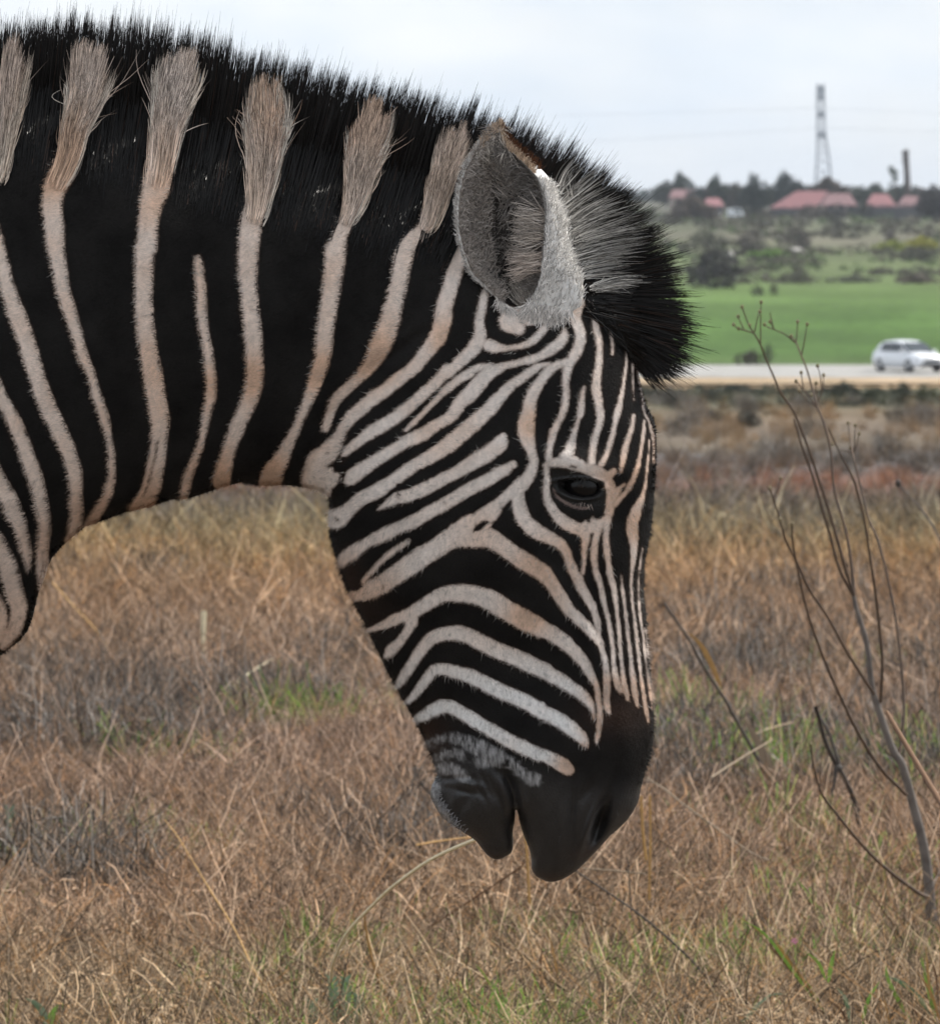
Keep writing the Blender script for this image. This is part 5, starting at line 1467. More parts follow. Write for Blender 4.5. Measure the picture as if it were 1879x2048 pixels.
gT = 'trees on the skyline'
TRE = [(1362, 402, 30, 66, DG_, 'dark round-topped tree on the skyline nearest the mane', 3, .3), (1433, 412, 34, 70, DG_, 'dark blocky tree on the skyline, second right of the mane', 3, .25),
       (1508, 425, 40, 88, (.028, .042, .040), 'tall dark conifer right behind the white van', 2, .1), (1573, 412, 44, 76, (.03, .044, .045), 'dark pointed tree left of the brightest roof ridge', 3, .15),
       (1596, 410, 30, 54, (.035, .05, .048), 'smaller dark tree leaning on the pointed tree', 3, .2), (1652, 408, 66, 58, (.085, .068, .058), 'broad rounded brown bare tree at the foot of the lattice tower', 5, .15),
       (1750, 406, 50, 44, (.05, .065, .05), 'grey-green tree between the red roofs and the bare trunk', 4, .15), (1712, 402, 36, 32, (.07, .085, .06), 'pale green distant tree right of the brown tree', 4, .1),
       (1803, 412, 54, 44, (.035, .048, .042), 'dark shrubby tree round the foot of the tall bare trunk', 4, .05), (1868, 428, 60, 62, (.06, .055, .058), 'big dark purple-brown tree cut by the right edge', 4, .1),
       (1400, 408, 34, 40, (.04, .055, .055), 'low bluish tree between the two dark skyline trees', 3, .1), (1470, 412, 50, 50, (.065, .06, .048), 'olive brown tree between dark tree and conifer', 4, .1),
       (1330, 402, 40, 46, (.05, .06, .045), 'olive tree half hidden behind the mane', 4, .1), (1540, 410, 40, 42, (.05, .062, .045), 'olive low tree between the conifer and the pointed tree', 4, .1),
       (1620, 404, 40, 30, (.06, .07, .055), 'low pale tree left of the broad brown tree', 4, .05), (1782, 402, 40, 28, (.06, .065, .05), 'low hazy tree behind the small red roof', 4, .05),
       (1380, 424, 70, 34, (.10, .08, .065), 'brown thicket in front of the faded pink roof', 5, .02), (1840, 404, 50, 30, (.07, .06, .055), 'brown hazy tree behind the pale pinkish roof', 4, .05)]
for q, (px, row, w, h, col, lab, lb, tr) in enumerate(TRE):
    d = 1270 if row > 404 else 1420
    if q in (2,): d = 1140
    if q == 9: d = 1090
    if q == 16: d = 1080
    bush(px, row, d, w, h * .95, col, lab, name='tree', cat='tree', leaf=.05, n=2600, lobes=lb, seed=60 + q, tree=True, trunk=tr, group=gT, base=None)
# distant low tree belt behind everything
belt = []
g = np.random.default_rng(5)
for q in range(70):
    X = P(1150 + q * 14, 400, 2100)[0]
    belt.append((X, CAMY + 2100 + g.uniform(-30, 30), CAMZ - 1.5 + 1.5, g.uniform(2, 4), 3, g.uniform(2.2, 4.6)))
o = obj('distant_woodland', crown_mesh('distant_woodland', belt, 14000, .75, (.05, .065, .06), 77), m_leaf)
tag(o, kind='stuff')

# tall bare trunk and slim palm
t = empty('bare_trunk', P(1811, 405, 1260)); t.location.z = float(gz(t.location.x, 1260)); tag(t, 'tall dark bare palm trunk with ragged top rising above the skyline at the right', 'tree', gT)
k = 1260 / FPX; H = P(0, 302, 1260)[2] - t.location.z
m_pt = material('palm_trunk', col=(.10, .075, .065), rough=.95, noise=(1.0, (.05, .042, .045), .2), bump=(2, .6, .2))
tube_obj('trunk', [(.2 * 0 + .3 * k * 6, 0, 0), (3 * k, 0, H * .4), (0, 0, H * .8), (-1 * k, 0, H * .98)], 6.5 * k, 5.5 * k, m_pt, t, k=10)
lb = [(-1 * k, 0, H * .97, 6.5 * k, 6 * k, 8 * k), (-1 * k, 0, H * .85, 6.3 * k, 6 * k, 12 * k)]
obj('crown', crown_mesh('crown', lb, 260, 2.6 * k, (.07, .055, .045), 9), m_leaf, t)
t = empty('slim_tree', P(1790, 405, 1240)); t.location.z = float(gz(t.location.x, 1240)); tag(t, 'slim tree with a small green crown just left of the tall bare trunk', 'tree', gT)
H = P(0, 334, 1240)[2] - t.location.z; k = 1240 / FPX
tube_obj('trunk', [(0, 0, 0), (2 * k, 0, H * .5), (-2 * k, 0, H * .85)], 1.3 * k, .9 * k, m_bark, t)
obj('crown', crown_mesh('crown', [(-4 * k, 0, H * .88, 9 * k, 6 * k, 6 * k), (-10 * k, 0, H * .97, 6 * k, 5 * k, 4 * k), (-2 * k, 0, H * .75, 6 * k, 5 * k, 6 * k)], 300, 2.4 * k, (.045, .075, .045), 10), m_leaf, t)

# lattice tower and its cables
m_steel = material('galvanised_steel', col=(.30, .33, .38), rough=.6, metal=.3)
TD = 2600.0; k = TD / FPX
tx, ty, _ = P(1640, 400, TD); tz = CAMZ - 3
t = empty('lattice_tower', (tx, ty, tz)); tag(t, 'tall slender steel lattice tower on the skyline', 'tower')
Ht = P(0, 168, TD)[2] - tz
def half_w(f):      # f = height fraction
    return np.interp(f, [0, .42, .62, 1], [20 * k, 12 * k, 8.0 * k, 7.0 * k])
def ctr(f):
    return np.interp(f, [0, .42, .62, 1], [6.5 * k, 5 * k, 1 * k, 0])
for sx in (-1, 1):
    for sy in (-1, 1):
        tube_obj('leg', [(ctr(f) + sx * half_w(f), sy * half_w(f), f * Ht) for f in np.linspace(0, 1, 12)], .24, .2, m_steel, t, k=5)
vvs, qqs, no = [], [], 0
fs = np.concatenate([np.linspace(0, .42, 6), np.linspace(.48, 1, 12)])
for a_, b_ in zip(fs[:-1], fs[1:]):
    for sy in (-1, 1):
        for s in (-1, 1):
            v, q = tube([(ctr(a_) + s * half_w(a_), sy * half_w(a_), a_ * Ht), (ctr(b_) - s * half_w(b_), sy * half_w(b_), b_ * Ht)], .13, .13, 4)
            vvs.append(v); qqs.append(q + no); no += len(v)
tag(obj('bracing', mesh_np('bracing', np.vstack(vvs), quads=np.vstack(qqs), smooth=False), m_steel, t), kind='stuff')
for f, hh in ((.965, 1.6), (.90, 1.4), (.76, 1.3), (.60, 1.3)):
    w = float(half_w(f)) * 1.1
    v, q = box(float(ctr(f)) - w, float(ctr(f)) + w, -w, w, f * Ht - hh, f * Ht + hh * .6)
    obj('platform', mesh_np('platform', v, quads=q, smooth=False), m_steel, t)
for q, (r0, r1, r2, lab) in enumerate([(206, 216, 236, 'upper faint power cable crossing the sky by the lattice tower'), (262, 256, 268, 'lower faint power cable crossing the sky by the lattice tower')]):
    pp = [P(px, r, TD - 6) for px, r in zip(np.linspace(1100, 2200, 30), np.interp(np.linspace(1100, 2200, 30), [1100, 1640, 2200], [r0 + 26, r1, r2 + 6]))]
    o = tube_obj('power_cable', pp, .05, .05, m_steel, k=4)
    tag(o, lab, 'cable', 'power cables')

# ---------------------------------------------------------------- white car on the road
def car():
    d = 366.0
    X, Y, _ = P(1816, 736, d); Z = CAMZ - float(drop(d)) + .07
    t = empty('car', (X, Y, Z)); tag(t, 'white hatchback car driving on the road, seen from its front corner', 'car')
    t.rotation_euler = (0, 0, R(-61))
    L_, Wd = 4.15, 1.72
    # stations along the length: x, half width low, z bottom, z shoulder, half width shoulder
    prof = [(-2.07, .60, .42, .72, .55), (-2.02, .78, .30, .88, .72), (-1.75, .85, .22, .96, .80), (-1.0, .86, .20, .97, .82), (0, .86, .19, .95, .82), (.75, .86, .20, .93, .82), (1.2, .86, .21, .90, .80), (1.65, .84, .23, .82, .76), (1.95, .76, .26, .72, .66), (2.07, .60, .34, .60, .52)]
    pr = catmull(prof, 3)
    rows = []
    for x, w, z0, z1, ws in pr:
        rows.append([(x, -w * .9, z0), (x, -w, z0 + .12), (x, -w * 1.0, (z0 + z1) / 2), (x, -ws, z1 - .02), (x, -ws * .8, z1 + .03), (x, 0, z1 + .06), (x, ws * .8, z1 + .03), (x, ws, z1 - .02), (x, w, (z0 + z1) / 2), (x, w, z0 + .12), (x, w * .9, z0), (x, 0, z0)])
    a = np.array(rows); n, m_ = a.shape[:2]
    i = np.arange(n - 1)[:, None] * m_; j = np.arange(m_)[None, :]
    q = np.stack([(i + j).ravel(), (i + (j + 1) % m_).ravel(), (i + m_ + (j + 1) % m_).ravel(), (i + m_ + j).ravel()], 1)
    vv = a.reshape(-1, 3)
    caps = []
    me = bpy.data.meshes.new('body')
    me.from_pydata(vv.tolist(), [], [tuple(f) for f in q] + [tuple(range(m_))[::-1], tuple(range((n - 1) * m_, n * m_))])
    for p_ in me.polygons: p_.use_smooth = True
    b = obj('body', me, m_white, t)
    # cabin
    cab = [(-1.95, .60, .70, .90), (-1.6, .70, .66, 1.30), (-1.1, .72, .62, 1.45), (-.3, .72, .60, 1.47), (.25, .72, .60, 1.40), (.7, .74, .62, 1.16), (1.12, .76, .70, .90)]
    rows = []
    for x, w0, w1, zt in catmull(cab, 3):
        rows.append([(x, -w0 * 1.05, .88), (x, -w1, zt - .06), (x, -w1 * .85, zt), (x, 0, zt + .03), (x, w1 * .85, zt), (x, w1, zt - .06), (x, w0 * 1.05, .88)])
    a = np.array(rows); n, m_ = a.shape[:2]
    i = np.arange(n - 1)[:, None] * m_; j = np.arange(m_ - 1)[None, :]
    q = np.stack([(i + j).ravel(), (i + j + 1).ravel(), (i + m_ + j + 1).ravel(), (i + m_ + j).ravel()], 1)
    me = mesh_np('cabin', a.reshape(-1, 3), quads=q)
    obj('cabin', me, m_white, t)
    def pane(name, pts, mat, off=.012):
        me = bpy.data.meshes.new(name); p_ = np.array(pts, float)
        nn = np.cross(p_[1] - p_[0], p_[2] - p_[0]); nn /= np.linalg.norm(nn)
        v = np.vstack([p_ + nn * off, p_ - nn * off]); k_ = len(p_)
        me.from_pydata(v.tolist(), [], [tuple(range(k_)), tuple(range(2 * k_ - 1, k_ - 1, -1))] + [(i, (i + 1) % k_, (i + 1) % k_ + k_, i + k_) for i in range(k_)])
        return obj(name, me, mat, t)
    pane('windscreen', [(1.10, -.70, .95), (1.10, .70, .95), (.40, .60, 1.38), (.40, -.60, 1.38)], m_pane, .03)
    for s in (-1, 1):
        pane('side_window', [(.85, s * .775, .97), (-.05, s * .775, .97), (-.05, s * .665, 1.38), (.30, s * .665, 1.36)], m_pane, .02)
        pane('side_window', [(-.15, s * .775, .97), (-1.35, s * .765, .97), (-1.15, s * .665, 1.35), (-.15, s * .665, 1.38)], m_pane, .02)
        v, q = uv_ball((1.86, s * .60, .66), .16, 12, 8, (.7, 1.05, .55))
        obj('headlight', mesh_np('headlight', v, quads=q), m_lamp, t)
        v, q = uv_ball((.82, s * .92, .98), .10, 10, 8, (.8, 1, .8))
        obj('wing_mirror', mesh_np('wing_mirror', v, quads=q), m_white, t)
        for x in (-1.28, 1.28):
            an = np.linspace(0, 2 * np.pi, 24, endpoint=False)
            y0, y1 = s * .66, s * .88
            rr = [(.20, y1), (.29, y1 + s * .005), (.315, (y0 + y1) / 2 + s * .06), (.315, y0 + s * .03), (.29, y0), (.20, y0)]
            v = np.array([(x + r_ * math.cos(w_), y_, .315 + r_ * math.sin(w_)) for r_, y_ in rr for w_ in an])
            i = np.arange(5)[:, None] * 24; j = np.arange(24)[None, :]
            q = np.stack([(i + j).ravel(), (i + (j + 1) % 24).ravel(), (i + 24 + (j + 1) % 24).ravel(), (i + 24 + j).ravel()], 1)
            w_ = obj('wheel', mesh_np('wheel', v, quads=q), m_tyre, t)
            vv = [(x + .2 * math.cos(w2), y1 - s * .02, .315 + .2 * math.sin(w2)) for w2 in an] + [(x, y1 + s * .01, .315)]
            me = bpy.data.meshes.new('rim'); me.from_pydata(vv, [], [(i, (i + 1) % 24, 24) for i in range(24)])
            obj('rim', me, m_rim, w_)
    pane('grille', [(2.05, -.45, .50), (2.05, .45, .50), (2.07, .45, .62), (2.07, -.45, .62)], m_black, .03)
    pane('bumper_intake', [(2.03, -.60, .26), (2.03, .60, .26), (2.06, .55, .42), (2.06, -.55, .42)], m_black, .03)
    pane('number_plate', [(2.11, -.24, .44), (2.11, .24, .44), (2.11, .24, .50), (2.11, -.24, .50)], m_lamp, .01)
car()

# ---------------------------------------------------------------- plants in the foreground, each traced at its own distance
m_stem = material('weed_stem', col=(.115, .075, .05), rough=.8, noise=(60, (.08, .06, .05), .2))
m_stemg = material('grey_weed_stem', col=(.17, .145, .13), rough=.8, noise=(60, (.10, .085, .075), .2))
m_dark = material('dark_stem', col=(.055, .048, .045), rough=.85, noise=(60, (.09, .08, .07), .2))
m_gstalk = material('grey_stalk', col=(.13, .11, .10), rough=.85, noise=(60, (.09, .08, .07), .2))
m_tan = material('tan_straw', col=(.27, .21, .15), rough=.8, noise=(80, (.26, .20, .14), .2))
m_bud = material('dry_bud', col=(.24, .20, .12), rough=.9, noise=(200, (.14, .11, .07), .2))
m_gold = material('golden_straw', col=(.46, .27, .09), rough=.7, noise=(80, (.34, .20, .08), .2))
m_pale = material('pale_straw', col=(.80, .72, .50), rough=.7, noise=(80, (.66, .57, .38), .2))
m_brown = material('brown_stalk', col=(.15, .08, .045), rough=.8, noise=(80, (.16, .09, .05), .2))
m_gleaf = material('fresh_leaf', col=(.17, .34, .05), rough=.55, spec=.3, noise=(60, (.28, .42, .08), .2))
m_gdark = material('grey_green_leaf', col=(.10, .20, .09), rough=.6, noise=(80, (.30, .36, .26), .25))
m_pink = material('pink_petal', col=(.62, .22, .40), rough=.6)

def tr(pts, d, wob=0.0):
    """photo polyline -> smooth 3D curve at distance d (d may drift along the stem)"""
    c = catmull(pts, 4)
    dd_ = np.linspace(d[0], d[1], len(c)) if isinstance(d, tuple) else np.full(len(c), d)
    return np.array([P(x, y, q) for (x, y), q in zip(c[:, :2], dd_)])

def plant(name, cat, label, foot, d, group=None):
    X, Y, Z = P(foot[0], foot[1], d)
    t = empty(name, (X, Y, Z)); tag(t, label, cat, group)
    return t, np.array(t.location)

PD = 12.6; k = PD / FPX
t, o_ = plant('dry_weed', 'dry weed', 'tall bare dry weed with many thin brown stems branching at the right edge', (1880, 1960), PD)
def stm(name, pts, w0, w1, parent, mat=m_stem, d=PD, off=None):
    c = tr(pts, d)
    f_ = 1.1 if mat in (m_stem, m_stemg) else 1.0
    v_, q_ = tube(c, w0 * f_ * k / 2, w1 * f_ * k / 2, 7)
    ob = obj(name, mesh_np(name, v_ - off, quads=q_), mat, parent)
    return ob
def bud(px, py, d, parent, off, r=3.6, mat=m_bud, name='bud'):
    v, q = uv_ball(np.array(P(px, py, d)) - off, r * d / FPX, 8, 6, (1, 1, 1.25))
    return obj(name, mesh_np(name, v, quads=q), mat, parent)
stm('trunk', [(1882, 1965), (1880, 1895), (1861, 1823), (1857, 1767), (1846, 1691), (1827, 1615), (1804, 1532), (1785, 1501), (1762, 1437), (1743, 1373), (1733, 1290), (1714, 1225), (1706, 1192)], 24, 8, t, m_stemg, PD, o_)
BRA = [([(1706, 1192), (1678, 1140), (1659, 1072), (1639, 1004), (1623, 949), (1605, 900), (1587, 838)], 5.5, 3.5, 12.60, 12.50, [], []),
       ([(1707, 1191), (1691, 1143), (1672, 1075), (1652, 1007), (1633, 949), (1617, 900), (1587, 825), (1561, 786), (1545, 750), (1532, 721), (1519, 688), (1506, 665), (1496, 649), (1483, 614)], 6, 2.2, 12.6, 12.4,
        [[(1520, 690), (1520, 645), (1521, 604)], [(1506, 666), (1474, 656), (1466, 649)], [(1487, 659), (1480, 645), (1475, 633)], [(1508, 664), (1513, 640), (1518, 623)]], [(1483, 614), (1521, 604), (1466, 649), (1475, 633), (1518, 623), (1476, 657), (1498, 650)]),
       ([(1707, 1188), (1701, 1121), (1688, 1052), (1668, 984), (1660, 900), (1646, 844), (1633, 812), (1623, 776), (1613, 740), (1600, 708), (1591, 685), (1581, 672)], 6, 2.4, 12.6, 12.8,
        [[(1591, 685), (1593, 660), (1594, 643)], [(1602, 710), (1608, 680), (1613, 648)], [(1590, 686), (1568, 668), (1548, 659), (1539, 643)], [(1548, 659), (1536, 655), (1528, 649)], [(1546, 657), (1542, 640), (1539, 625)],
         [(1637, 800), (1644, 780), (1646, 750)], [(1634, 815), (1612, 800), (1597, 782)], [(1636, 806), (1631, 780), (1631, 766)], [(1632, 812), (1606, 780), (1591, 762)], [(1642, 780), (1640, 755), (1634, 732)], [(1606, 778), (1603, 760), (1601, 745)]],
        [(1581, 672), (1594, 643), (1613, 648), (1539, 643), (1528, 649), (1646, 750), (1597, 782), (1591, 762), (1631, 766), (1634, 732), (1601, 745), (1621, 790)]),
       ([(1760, 1405), (1763, 1322), (1756, 1241), (1748, 1176), (1737, 1104), (1727, 1040), (1711, 975), (1698, 942), (1682, 913), (1656, 857)], 6, 2.6, 12.6, 12.3, [], []),
       ([(1796, 1513), (1806, 1445), (1806, 1380), (1795, 1273), (1779, 1176), (1756, 1085), (1737, 1040), (1724, 988), (1707, 919), (1704, 906), (1699, 880), (1695, 846)], 6, 2.4, 12.6, 12.9,
        [[(1706, 912), (1708, 880), (1709, 850)], [(1707, 906), (1713, 885), (1717, 867)], [(1704, 906), (1690, 902), (1676, 900)]], [(1709, 850), (1717, 867), (1695, 846), (1700, 896), (1663, 888)]),
       ([(1811, 1589), (1762, 1539), (1720, 1475), (1686, 1407), (1660, 1350), (1636, 1290), (1610, 1212), (1594, 1137), (1584, 1082), (1583, 1049)], 7, 3, 12.55, 12.1, [], [(1583, 1047)]),
       ([(1750, 1393), (1694, 1306), (1652, 1231), (1617, 1179), (1594, 1127), (1571, 1082), (1558, 1036), (1539, 978)], 6, 2.6, 12.6, 12.2, [[(1546, 996), (1553, 978), (1560, 958)]], [(1538, 976), (1560, 956), (1559, 1038)]),
       ([(1857, 1795), (1830, 1782), (1766, 1733), (1717, 1683), (1668, 1623), (1641, 1585), (1626, 1532), (1620, 1490)], 8, 2.6, 12.55, 12.0, [[(1638, 1578), (1640, 1540), (1641, 1509)]], [(1620, 1488)]),
       ([(1856, 1780), (1875, 1750), (1900, 1700)], 6, 4, 12.6, 12.8, [], []),
       ([(1742, 1370), (1736, 1320), (1731, 1258)], 4.5, 2.2, 12.6, 12.7, [], [])]
for pts, w0, w1, d0, d1, tw, bds in BRA:
    b = stm('branch', pts, w0, w1, t, m_stem, (d0, d1), o_)
    for q in tw:
        stm('twig', q, 2.6, 1.6, b, m_stem, d1, o_)
    for (x, y) in bds:
        bud(x, y, d1, b, o_)

def simple_plant(name, cat, label, pts, w0, w1, mat, d, group=None, part='stalk', extra=None):
    """one traced stalk standing (or lying) in the grass; its foot is carried down to the soil"""
    d0 = d[0] if isinstance(d, tuple) else d
    global k
    k = d0 / FPX
    pts = list(pts)
    X = P(pts[0][0], pts[0][1], d0)[0]
    t, o_ = plant(name, cat, label, pts[0], d0, group)
    ob = stm(part, pts, w0, w1, t, mat, d, o_)
    return t, o_, ob

def flat_blade(name, pts, w, d, mat, parent, off, fold=.25):
    """a grass or leaf blade with a folded midrib, widest in the lower half"""
    c = tr(pts, d); n = len(c); kk_ = (d[0] if isinstance(d, tuple) else d) / FPX
    dv = np.gradient(c, axis=0); dv /= np.linalg.norm(dv, axis=1)[:, None]
    ax = np.cross(dv, np.array([.25, 1.0, .1])); ax /= np.linalg.norm(ax, axis=1)[:, None]
    nn = np.cross(dv, ax)
    s = np.linspace(0, 1, n); ww = (w * kk_ / 2 * np.sin(np.pi * (s * .92 + .06)) ** .6 * (1 - s ** 3 * .6))[:, None]
    vv = np.stack([c - ax * ww - nn * ww * fold, c, c + ax * ww - nn * ww * fold], 1).reshape(-1, 3) - off
    i = np.arange(n - 1)[:, None] * 3; j = np.arange(2)[None, :]
    q = np.stack([(i + j).ravel(), (i + j + 1).ravel(), (i + 3 + j + 1).ravel(), (i + 3 + j).ravel()], 1)
    return obj(name, mesh_np(name, vv, quads=q), mat, parent)

simple_plant('dry_stalk', 'dry stalk', 'thick reddish-brown broken stick crossing the right edge in front of the dry weed', [(1915, 1664), (1879, 1604), (1830, 1522), (1772, 1424)], 13, 10, m_brown, (10.2, 10.6), part='stick')
t, o_, ob = simple_plant('seed_stalk', 'dry stalk', 'thin stalk with one dark round seed head at the right edge', [(1925, 1190), (1879, 1082), (1850, 1030), (1820, 995), (1797, 968)], 5, 3, m_stemg, 17)
bud(1795, 966, 17, t, o_, 6.5, m_dark, 'seed_head')
t, o_, ob = simple_plant('dry_stalk', 'dry stalk', 'long dark grey stalk slanting down-right from beside the zebra nose', [(1602, 1665), (1588, 1634), (1550, 1585), (1512, 1513), (1467, 1433), (1448, 1398), (1409, 1338), (1373, 1273), (1327, 1207)], 9, 5, m_gstalk, (15.8, 15.2))
flat_blade('leaf', [(1440, 1372), (1420, 1325), (1400, 1290), (1374, 1262)], 12, 15.1, m_gold, t, o_)
flat_blade('leaf', [(1562, 1610), (1540, 1545), (1512, 1480), (1484, 1434)], 20, 15.3, m_tan, t, o_)
t, o_, ob = simple_plant('dead_weed', 'dry weed', 'dark dead weed stem standing between the slanting grey stalk and the tall dry weed', [(1722, 1680), (1709, 1607), (1690, 1560), (1672, 1530), (1649, 1482), (1638, 1440), (1630, 1416)], 11, 8, m_dark, (14.2, 14.0), part='stem')
stm('branch', [(1679, 1535), (1668, 1500), (1658, 1468), (1640, 1436)], 8, 4, t, m_dark, 14.05, o_)
stm('branch', [(1672, 1530), (1668, 1560), (1662, 1590)], 9, 4, t, m_dark, 14.05, o_)
bud(1678, 1537, 14.0, t, o_, 7, m_dark, 'seed_head')
simple_plant('straw', 'straw', 'long pale yellow straw arching left from under the zebra chin', [(661, 1975), (662, 1955), (668, 1922), (695, 1865), (744, 1812), (789, 1770), (865, 1717), (948, 1680), (985, 1668)], 5.5, 7, m_pale, (11.3, 10.2))
simple_plant('straw', 'straw', 'orange straw drooping to the ground from the bend of the arching straw', [(790, 2060), (767, 1986), (748, 1933), (733, 1865), (728, 1829)], 6, 4.5, m_gold, (11.6, 11.5))
simple_plant('straw', 'straw', 'brown straw slanting up to the right below the zebra chin', [(782, 1903), (865, 1850), (950, 1795), (1043, 1733)], 4.5, 4.5, m_brown, (12.6, 12.4))
simple_plant('straw', 'straw', 'upright orange straw seen in the gap between the lips', [(1059, 1810), (1058, 1797), (1055, 1735), (1050, 1662)], 7, 5, m_gold, (12.5, 12.5))
simple_plant('straw', 'straw', 'orange straw left of the chin lying nearly level', [(832, 1690), (880, 1682), (945, 1674)], 4, 4, m_gold, (13.0, 13.1))
simple_plant('thin_twig', 'twig', 'thin dark twig running down-right from under the nostril', [(1450, 2010), (1436, 1986), (1391, 1930), (1330, 1872), (1266, 1820), (1179, 1761), (1130, 1728)], 5, 3, m_dark, (11.6, 11.4), part='stem')
simple_plant('thin_twig', 'twig', 'short upright dark twig right of the muzzle tip', [(1262, 1822), (1259, 1780), (1254, 1715)], 3.5, 2.2, m_dark, (11.8, 11.8), part='stem')
simple_plant('straw', 'straw', 'golden upright straw right beside the nostril, left of a pair', [(1292, 1720), (1289, 1700), (1284, 1650), (1281, 1592)], 7, 6, m_gold, (12.6, 12.6))
simple_plant('straw', 'straw', 'golden upright straw right beside the nostril, right of a pair', [(1298, 1800), (1298, 1770), (1300, 1680), (1299, 1590)], 6, 5, m_gold, (12.4, 12.4))
simple_plant('straw', 'straw', 'long tan straw sloping down-right from the zebra nose', [(1540, 1722), (1501, 1706), (1430, 1655), (1368, 1610), (1330, 1580), (1292, 1556)], 5, 3.5, m_tan, (13.2, 13.4))
simple_plant('straw', 'straw', 'short tan straw leaning against the slanting grey stalk', [(1421, 1555), (1480, 1517), (1544, 1479)], 4.5, 3, m_tan, (14.6, 14.9))
simple_plant('straw', 'straw', 'straw lying level just right of the lower lip tip', [(1165, 1737), (1220, 1741), (1290, 1748)], 3.5, 3.5, m_tan, (12.3, 12.3))
simple_plant('straw', 'straw', 'pale thick straw lying on the litter at the lower left', [(235, 1942), (150, 1912), (78, 1892)], 6.5, 7, m_pale, (12.5, 12.8))
simple_plant('straw', 'straw', 'thin orange straw sloping across the lower left grass', [(580, 2050), (545, 1990), (510, 1945), (470, 1860), (420, 1780), (360, 1680), (330, 1640)], 4.5, 2.5, m_gold, (11.4, 12.2))
simple_plant('straw', 'straw', 'fine brown straw curving above the orange one at lower left', [(560, 2010), (520, 1960), (440, 1900), (395, 1875)], 3.5, 2.5, m_brown, (11.6, 12.0))
simple_plant('straw', 'straw', 'cream coloured upright straw standing alone under the zebra neck', [(402, 1345), (405, 1310), (406, 1270), (408, 1222)], 8, 12, m_pale, (21.5, 21.5))
simple_plant('straw', 'straw', 'leaning tan straw above the middle left litter', [(392, 1440), (440, 1395), (500, 1345), (545, 1318)], 3.5, 3, m_pale, (19.5, 20.5))
simple_plant('straw', 'straw', 'orange brown straw leaning left under the zebra neck', [(235, 1330), (200, 1270), (150, 1215), (105, 1165)], 4, 4, m_gold, (22, 23))

def tuft(name, label, blades_, d, mats, cat='grass tuft', group=None, w=6):
    fx, fy = blades_[0][0]
    t, o_ = plant(name, cat, label, (fx, fy), d, group)
    for q, b_ in enumerate(blades_):
        flat_blade('blade', b_, w * random.uniform(.8, 1.2), d + random.uniform(-.03, .03), mats[q % len(mats)], t, o_)
    return t, o_
tuft('spiky_grass', 'golden and green spiky grass leaning left at the bottom, left of the bright green blades',
     [[(1640, 2010), (1596, 1948), (1539, 1880), (1463, 1823)], [(1640, 2015), (1590, 1950), (1530, 1870), (1480, 1838)], [(1650, 2020), (1600, 1965), (1550, 1905), (1500, 1850)],
      [(1640, 2040), (1610, 1970), (1570, 1910), (1535, 1862)], [(1655, 2040), (1625, 1985), (1598, 1948)], [(1660, 2060), (1620, 2010), (1560, 1975)]], 11.4, [m_gold, m_gleaf, m_brown], w=6)
tuft('green_grass_tuft', 'bright green broad-bladed grass at the lower right corner',
     [[(1650, 1960), (1635, 1925), (1612, 1905)], [(1655, 1965), (1660, 1935), (1668, 1900)], [(1870, 2060), (1840, 2000), (1800, 1965), (1765, 1950)], [(1830, 2060), (1800, 2010), (1775, 1960), (1770, 1930)],
      [(1870, 2050), (1860, 1980), (1838, 1915)], [(1700, 2050), (1690, 2000), (1672, 1975)], [(1720, 2060), (1735, 2000), (1760, 1960)], [(1875, 2060), (1862, 2010), (1850, 1960), (1842, 1910)]], 11.2, [m_gleaf, m_gleaf, m_gdark], w=9)
tuft('green_grass_tuft', 'green grass blades standing below the zebra muzzle, nearly at the bottom edge',
     [[(1005, 2040), (990, 1990), (968, 1950), (950, 1928)], [(1010, 2045), (1000, 2000), (985, 1960)], [(915, 2060), (908, 2020), (903, 1975)], [(1000, 2050), (1012, 2000), (1030, 1960)], [(945, 2060), (935, 2010), (920, 1990)]], 11.3, [m_gleaf], w=6)
tuft('green_grass_tuft', 'single tall green blade group right of the muzzle tip',
     [[(1118, 1945), (1125, 1920), (1138, 1880), (1146, 1850)], [(1120, 1945), (1118, 1900), (1135, 1860), (1150, 1828)], [(1112, 1990), (1115, 1950), (1122, 1925)], [(1170, 2050), (1172, 2020), (1175, 1995)]], 12.0, [m_gleaf], w=6)
tuft('golden_grass_tuft', 'golden dry grass standing right at the bottom under the muzzle',
     [[(1075, 2055), (1072, 2000), (1068, 1950), (1070, 1890)], [(1085, 2050), (1088, 1990), (1080, 1930), (1090, 1860)], [(1095, 2055), (1098, 1990), (1095, 1950)], [(1120, 2030), (1115, 1960), (1105, 1900), (1092, 1855)], [(1050, 2055), (1048, 2010), (1045, 1960)], [(1185, 2000), (1175, 1950), (1160, 1915)]], 11.6, [m_gold, m_brown, m_pale], w=5)
tuft('golden_grass_tuft', 'golden dry grass at the right bottom corner beside the green blades',
     [[(1860, 2000), (1855, 1950), (1850, 1890)], [(1875, 2010), (1870, 1950), (1856, 1905)], [(1880, 2050), (1860, 1985), (1830, 1940)], [(1850, 2060), (1820, 2010), (1790, 1990)], [(1780, 2060), (1772, 2020), (1765, 1990)], [(1700, 2060), (1680, 2020), (1650, 1998)]], 11.0, [m_gold, m_brown], w=5)
tuft('grey_grass_blade', 'long curved grey-green grass blade near the bottom, left of the spiky grass',
     [[(1478, 2048), (1508, 2016), (1542, 1990), (1573, 1988)], [(1480, 2055), (1500, 2030), (1520, 2012)]], 11.1, [m_gdark], w=6)
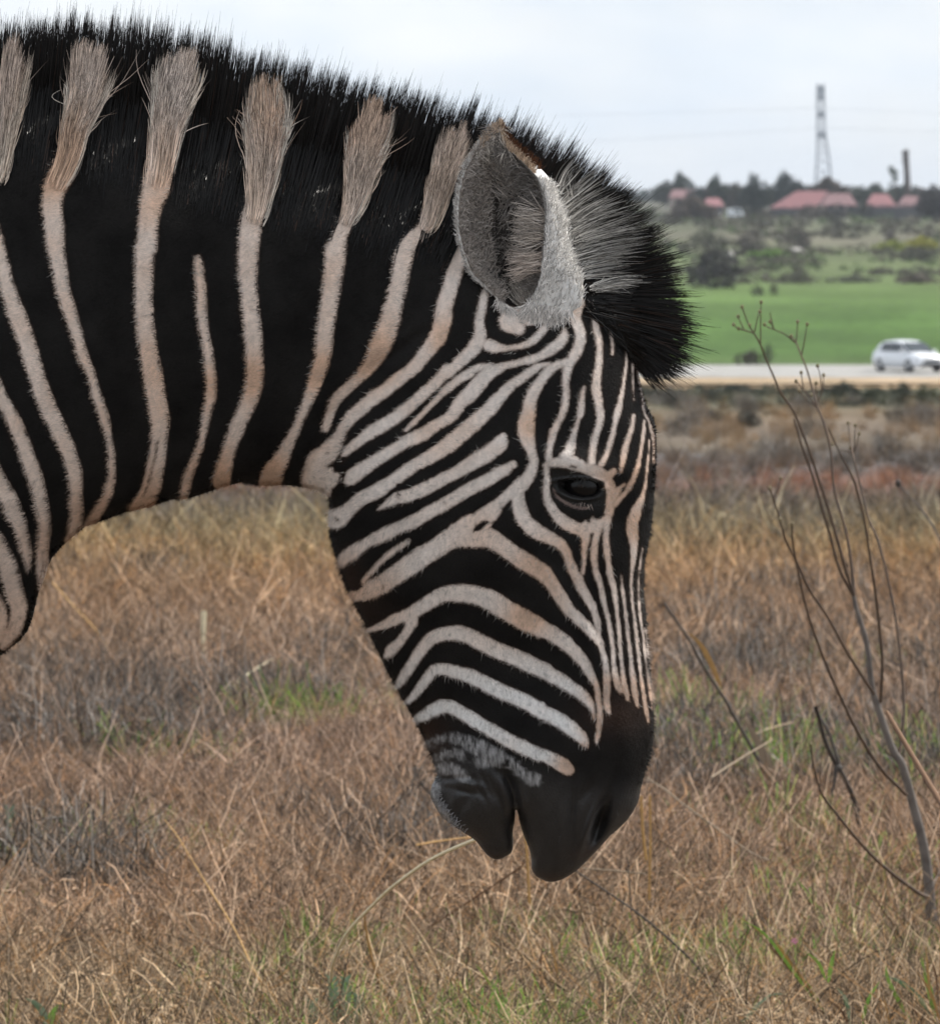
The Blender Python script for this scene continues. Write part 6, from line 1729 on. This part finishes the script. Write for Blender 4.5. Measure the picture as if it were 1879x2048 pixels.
def leafy(name, label, stems, d, mat, lw=14, group=None):
    fx, fy = stems[0][0]
    t, o_ = plant(name, 'leafy plant', label, (fx, fy), d, group)
    for s in stems:
        global k
        k = d / FPX
        st = stm('stem', s, 4, 2.5, t, m_gleaf, d, o_)
        c = catmull(s, 4)
        for q in range(1, len(c)):
            x, y = c[q][:2]
            for sg in (-1, 1):
                a_ = random.uniform(.2, .9)
                flat_blade('leaf', [(x, y), (x + sg * 5, y - 8), (x + sg * (9 + 5 * a_), y - 12 - 6 * a_)], lw * random.uniform(.6, 1), d + random.uniform(-.02, .02), mat, st, o_)
    return t
leafy('leafy_weed', 'grey-green leafy weed at the bottom under the arching straw', [[(672, 2060), (668, 2010), (664, 1965)], [(690, 2060), (692, 2010), (690, 1965)], [(716, 2060), (718, 2030), (717, 2000)], [(625, 2060), (625, 2040), (624, 2012)]], 11.2, m_gdark, 10)
t, o_ = plant('leaf_shoot', 'leafy plant', 'young shoot with long pointed leaves at the bottom left corner', (95, 2060), 11.0)
for b_, mt in (([(92, 2060), (88, 2030), (72, 2008), (50, 1996)], m_gdark), ([(98, 2058), (104, 2030), (118, 2008)], m_gleaf), ([(95, 2056), (90, 2040), (70, 2036)], m_gold), ([(100, 2060), (110, 2040), (115, 2030)], m_gold)):
    flat_blade('leaf', b_, 15, 11.0, mt, t, o_)
for (fx, fy, px, py, lab) in ((1592, 1960, 1587, 1885, 'tiny pink flower in the litter left of the bright green blades'), (1474, 2048, 1470, 1990, 'tiny pink flower near the bottom, below the thin dark twig'), ):
    t, o_ = plant('pink_flower', 'flower', lab, (fx, fy), 11.7, 'pink wild flowers')
    k = 11.7 / FPX
    stm('stem', [(fx, fy), ((fx + px) / 2 + 2, (fy + py) / 2), (px, py + 3)], 2.4, 1.6, t, m_gleaf, 11.7, o_)
    for q in range(6):
        a_ = q * 1.047
        flat_blade('petal', [(px, py), (px + 3.5 * math.cos(a_), py - 2 + 3.5 * math.sin(a_)), (px + 8 * math.cos(a_), py - 3 + 7 * math.sin(a_))], 6, 11.7, m_pink, t, o_)
t, o_ = plant('green_weed', 'leafy plant', 'small bluish-green weed at the left edge in the litter', (28, 1790), 14.0)
for q in range(12):
    y = 1780 - q * 14; x = 26 - q * .6
    for sg in (-1, 1):
        flat_blade('leaf', [(x, y), (x + sg * 5, y - 9), (x + sg * (8 + 4 * random.random()), y - 18)], 8, 14.0 + random.uniform(-.03, .03), m_gdark, t, o_)

# ---------------------------------------------------------------- the air
if HAZE:
    hv, hq = box(-6400, 6400, -30, 14100, -14, 60)
    hz = obj('haze', mesh_np('haze', hv, quads=hq, smooth=False), None)
    mh = bpy.data.materials.new('haze'); mh.use_nodes = True
    mh.node_tree.nodes.clear()
    ho = mh.node_tree.nodes.new('ShaderNodeOutputMaterial'); hp = mh.node_tree.nodes.new('ShaderNodeVolumePrincipled')
    hp.inputs['Color'].default_value = (.80, .86, .95, 1); hp.inputs['Density'].default_value = HAZE
    mh.node_tree.links.new(hp.outputs[0], ho.inputs['Volume'])
    hz.data.materials.append(mh)
    tag(hz, kind='stuff')
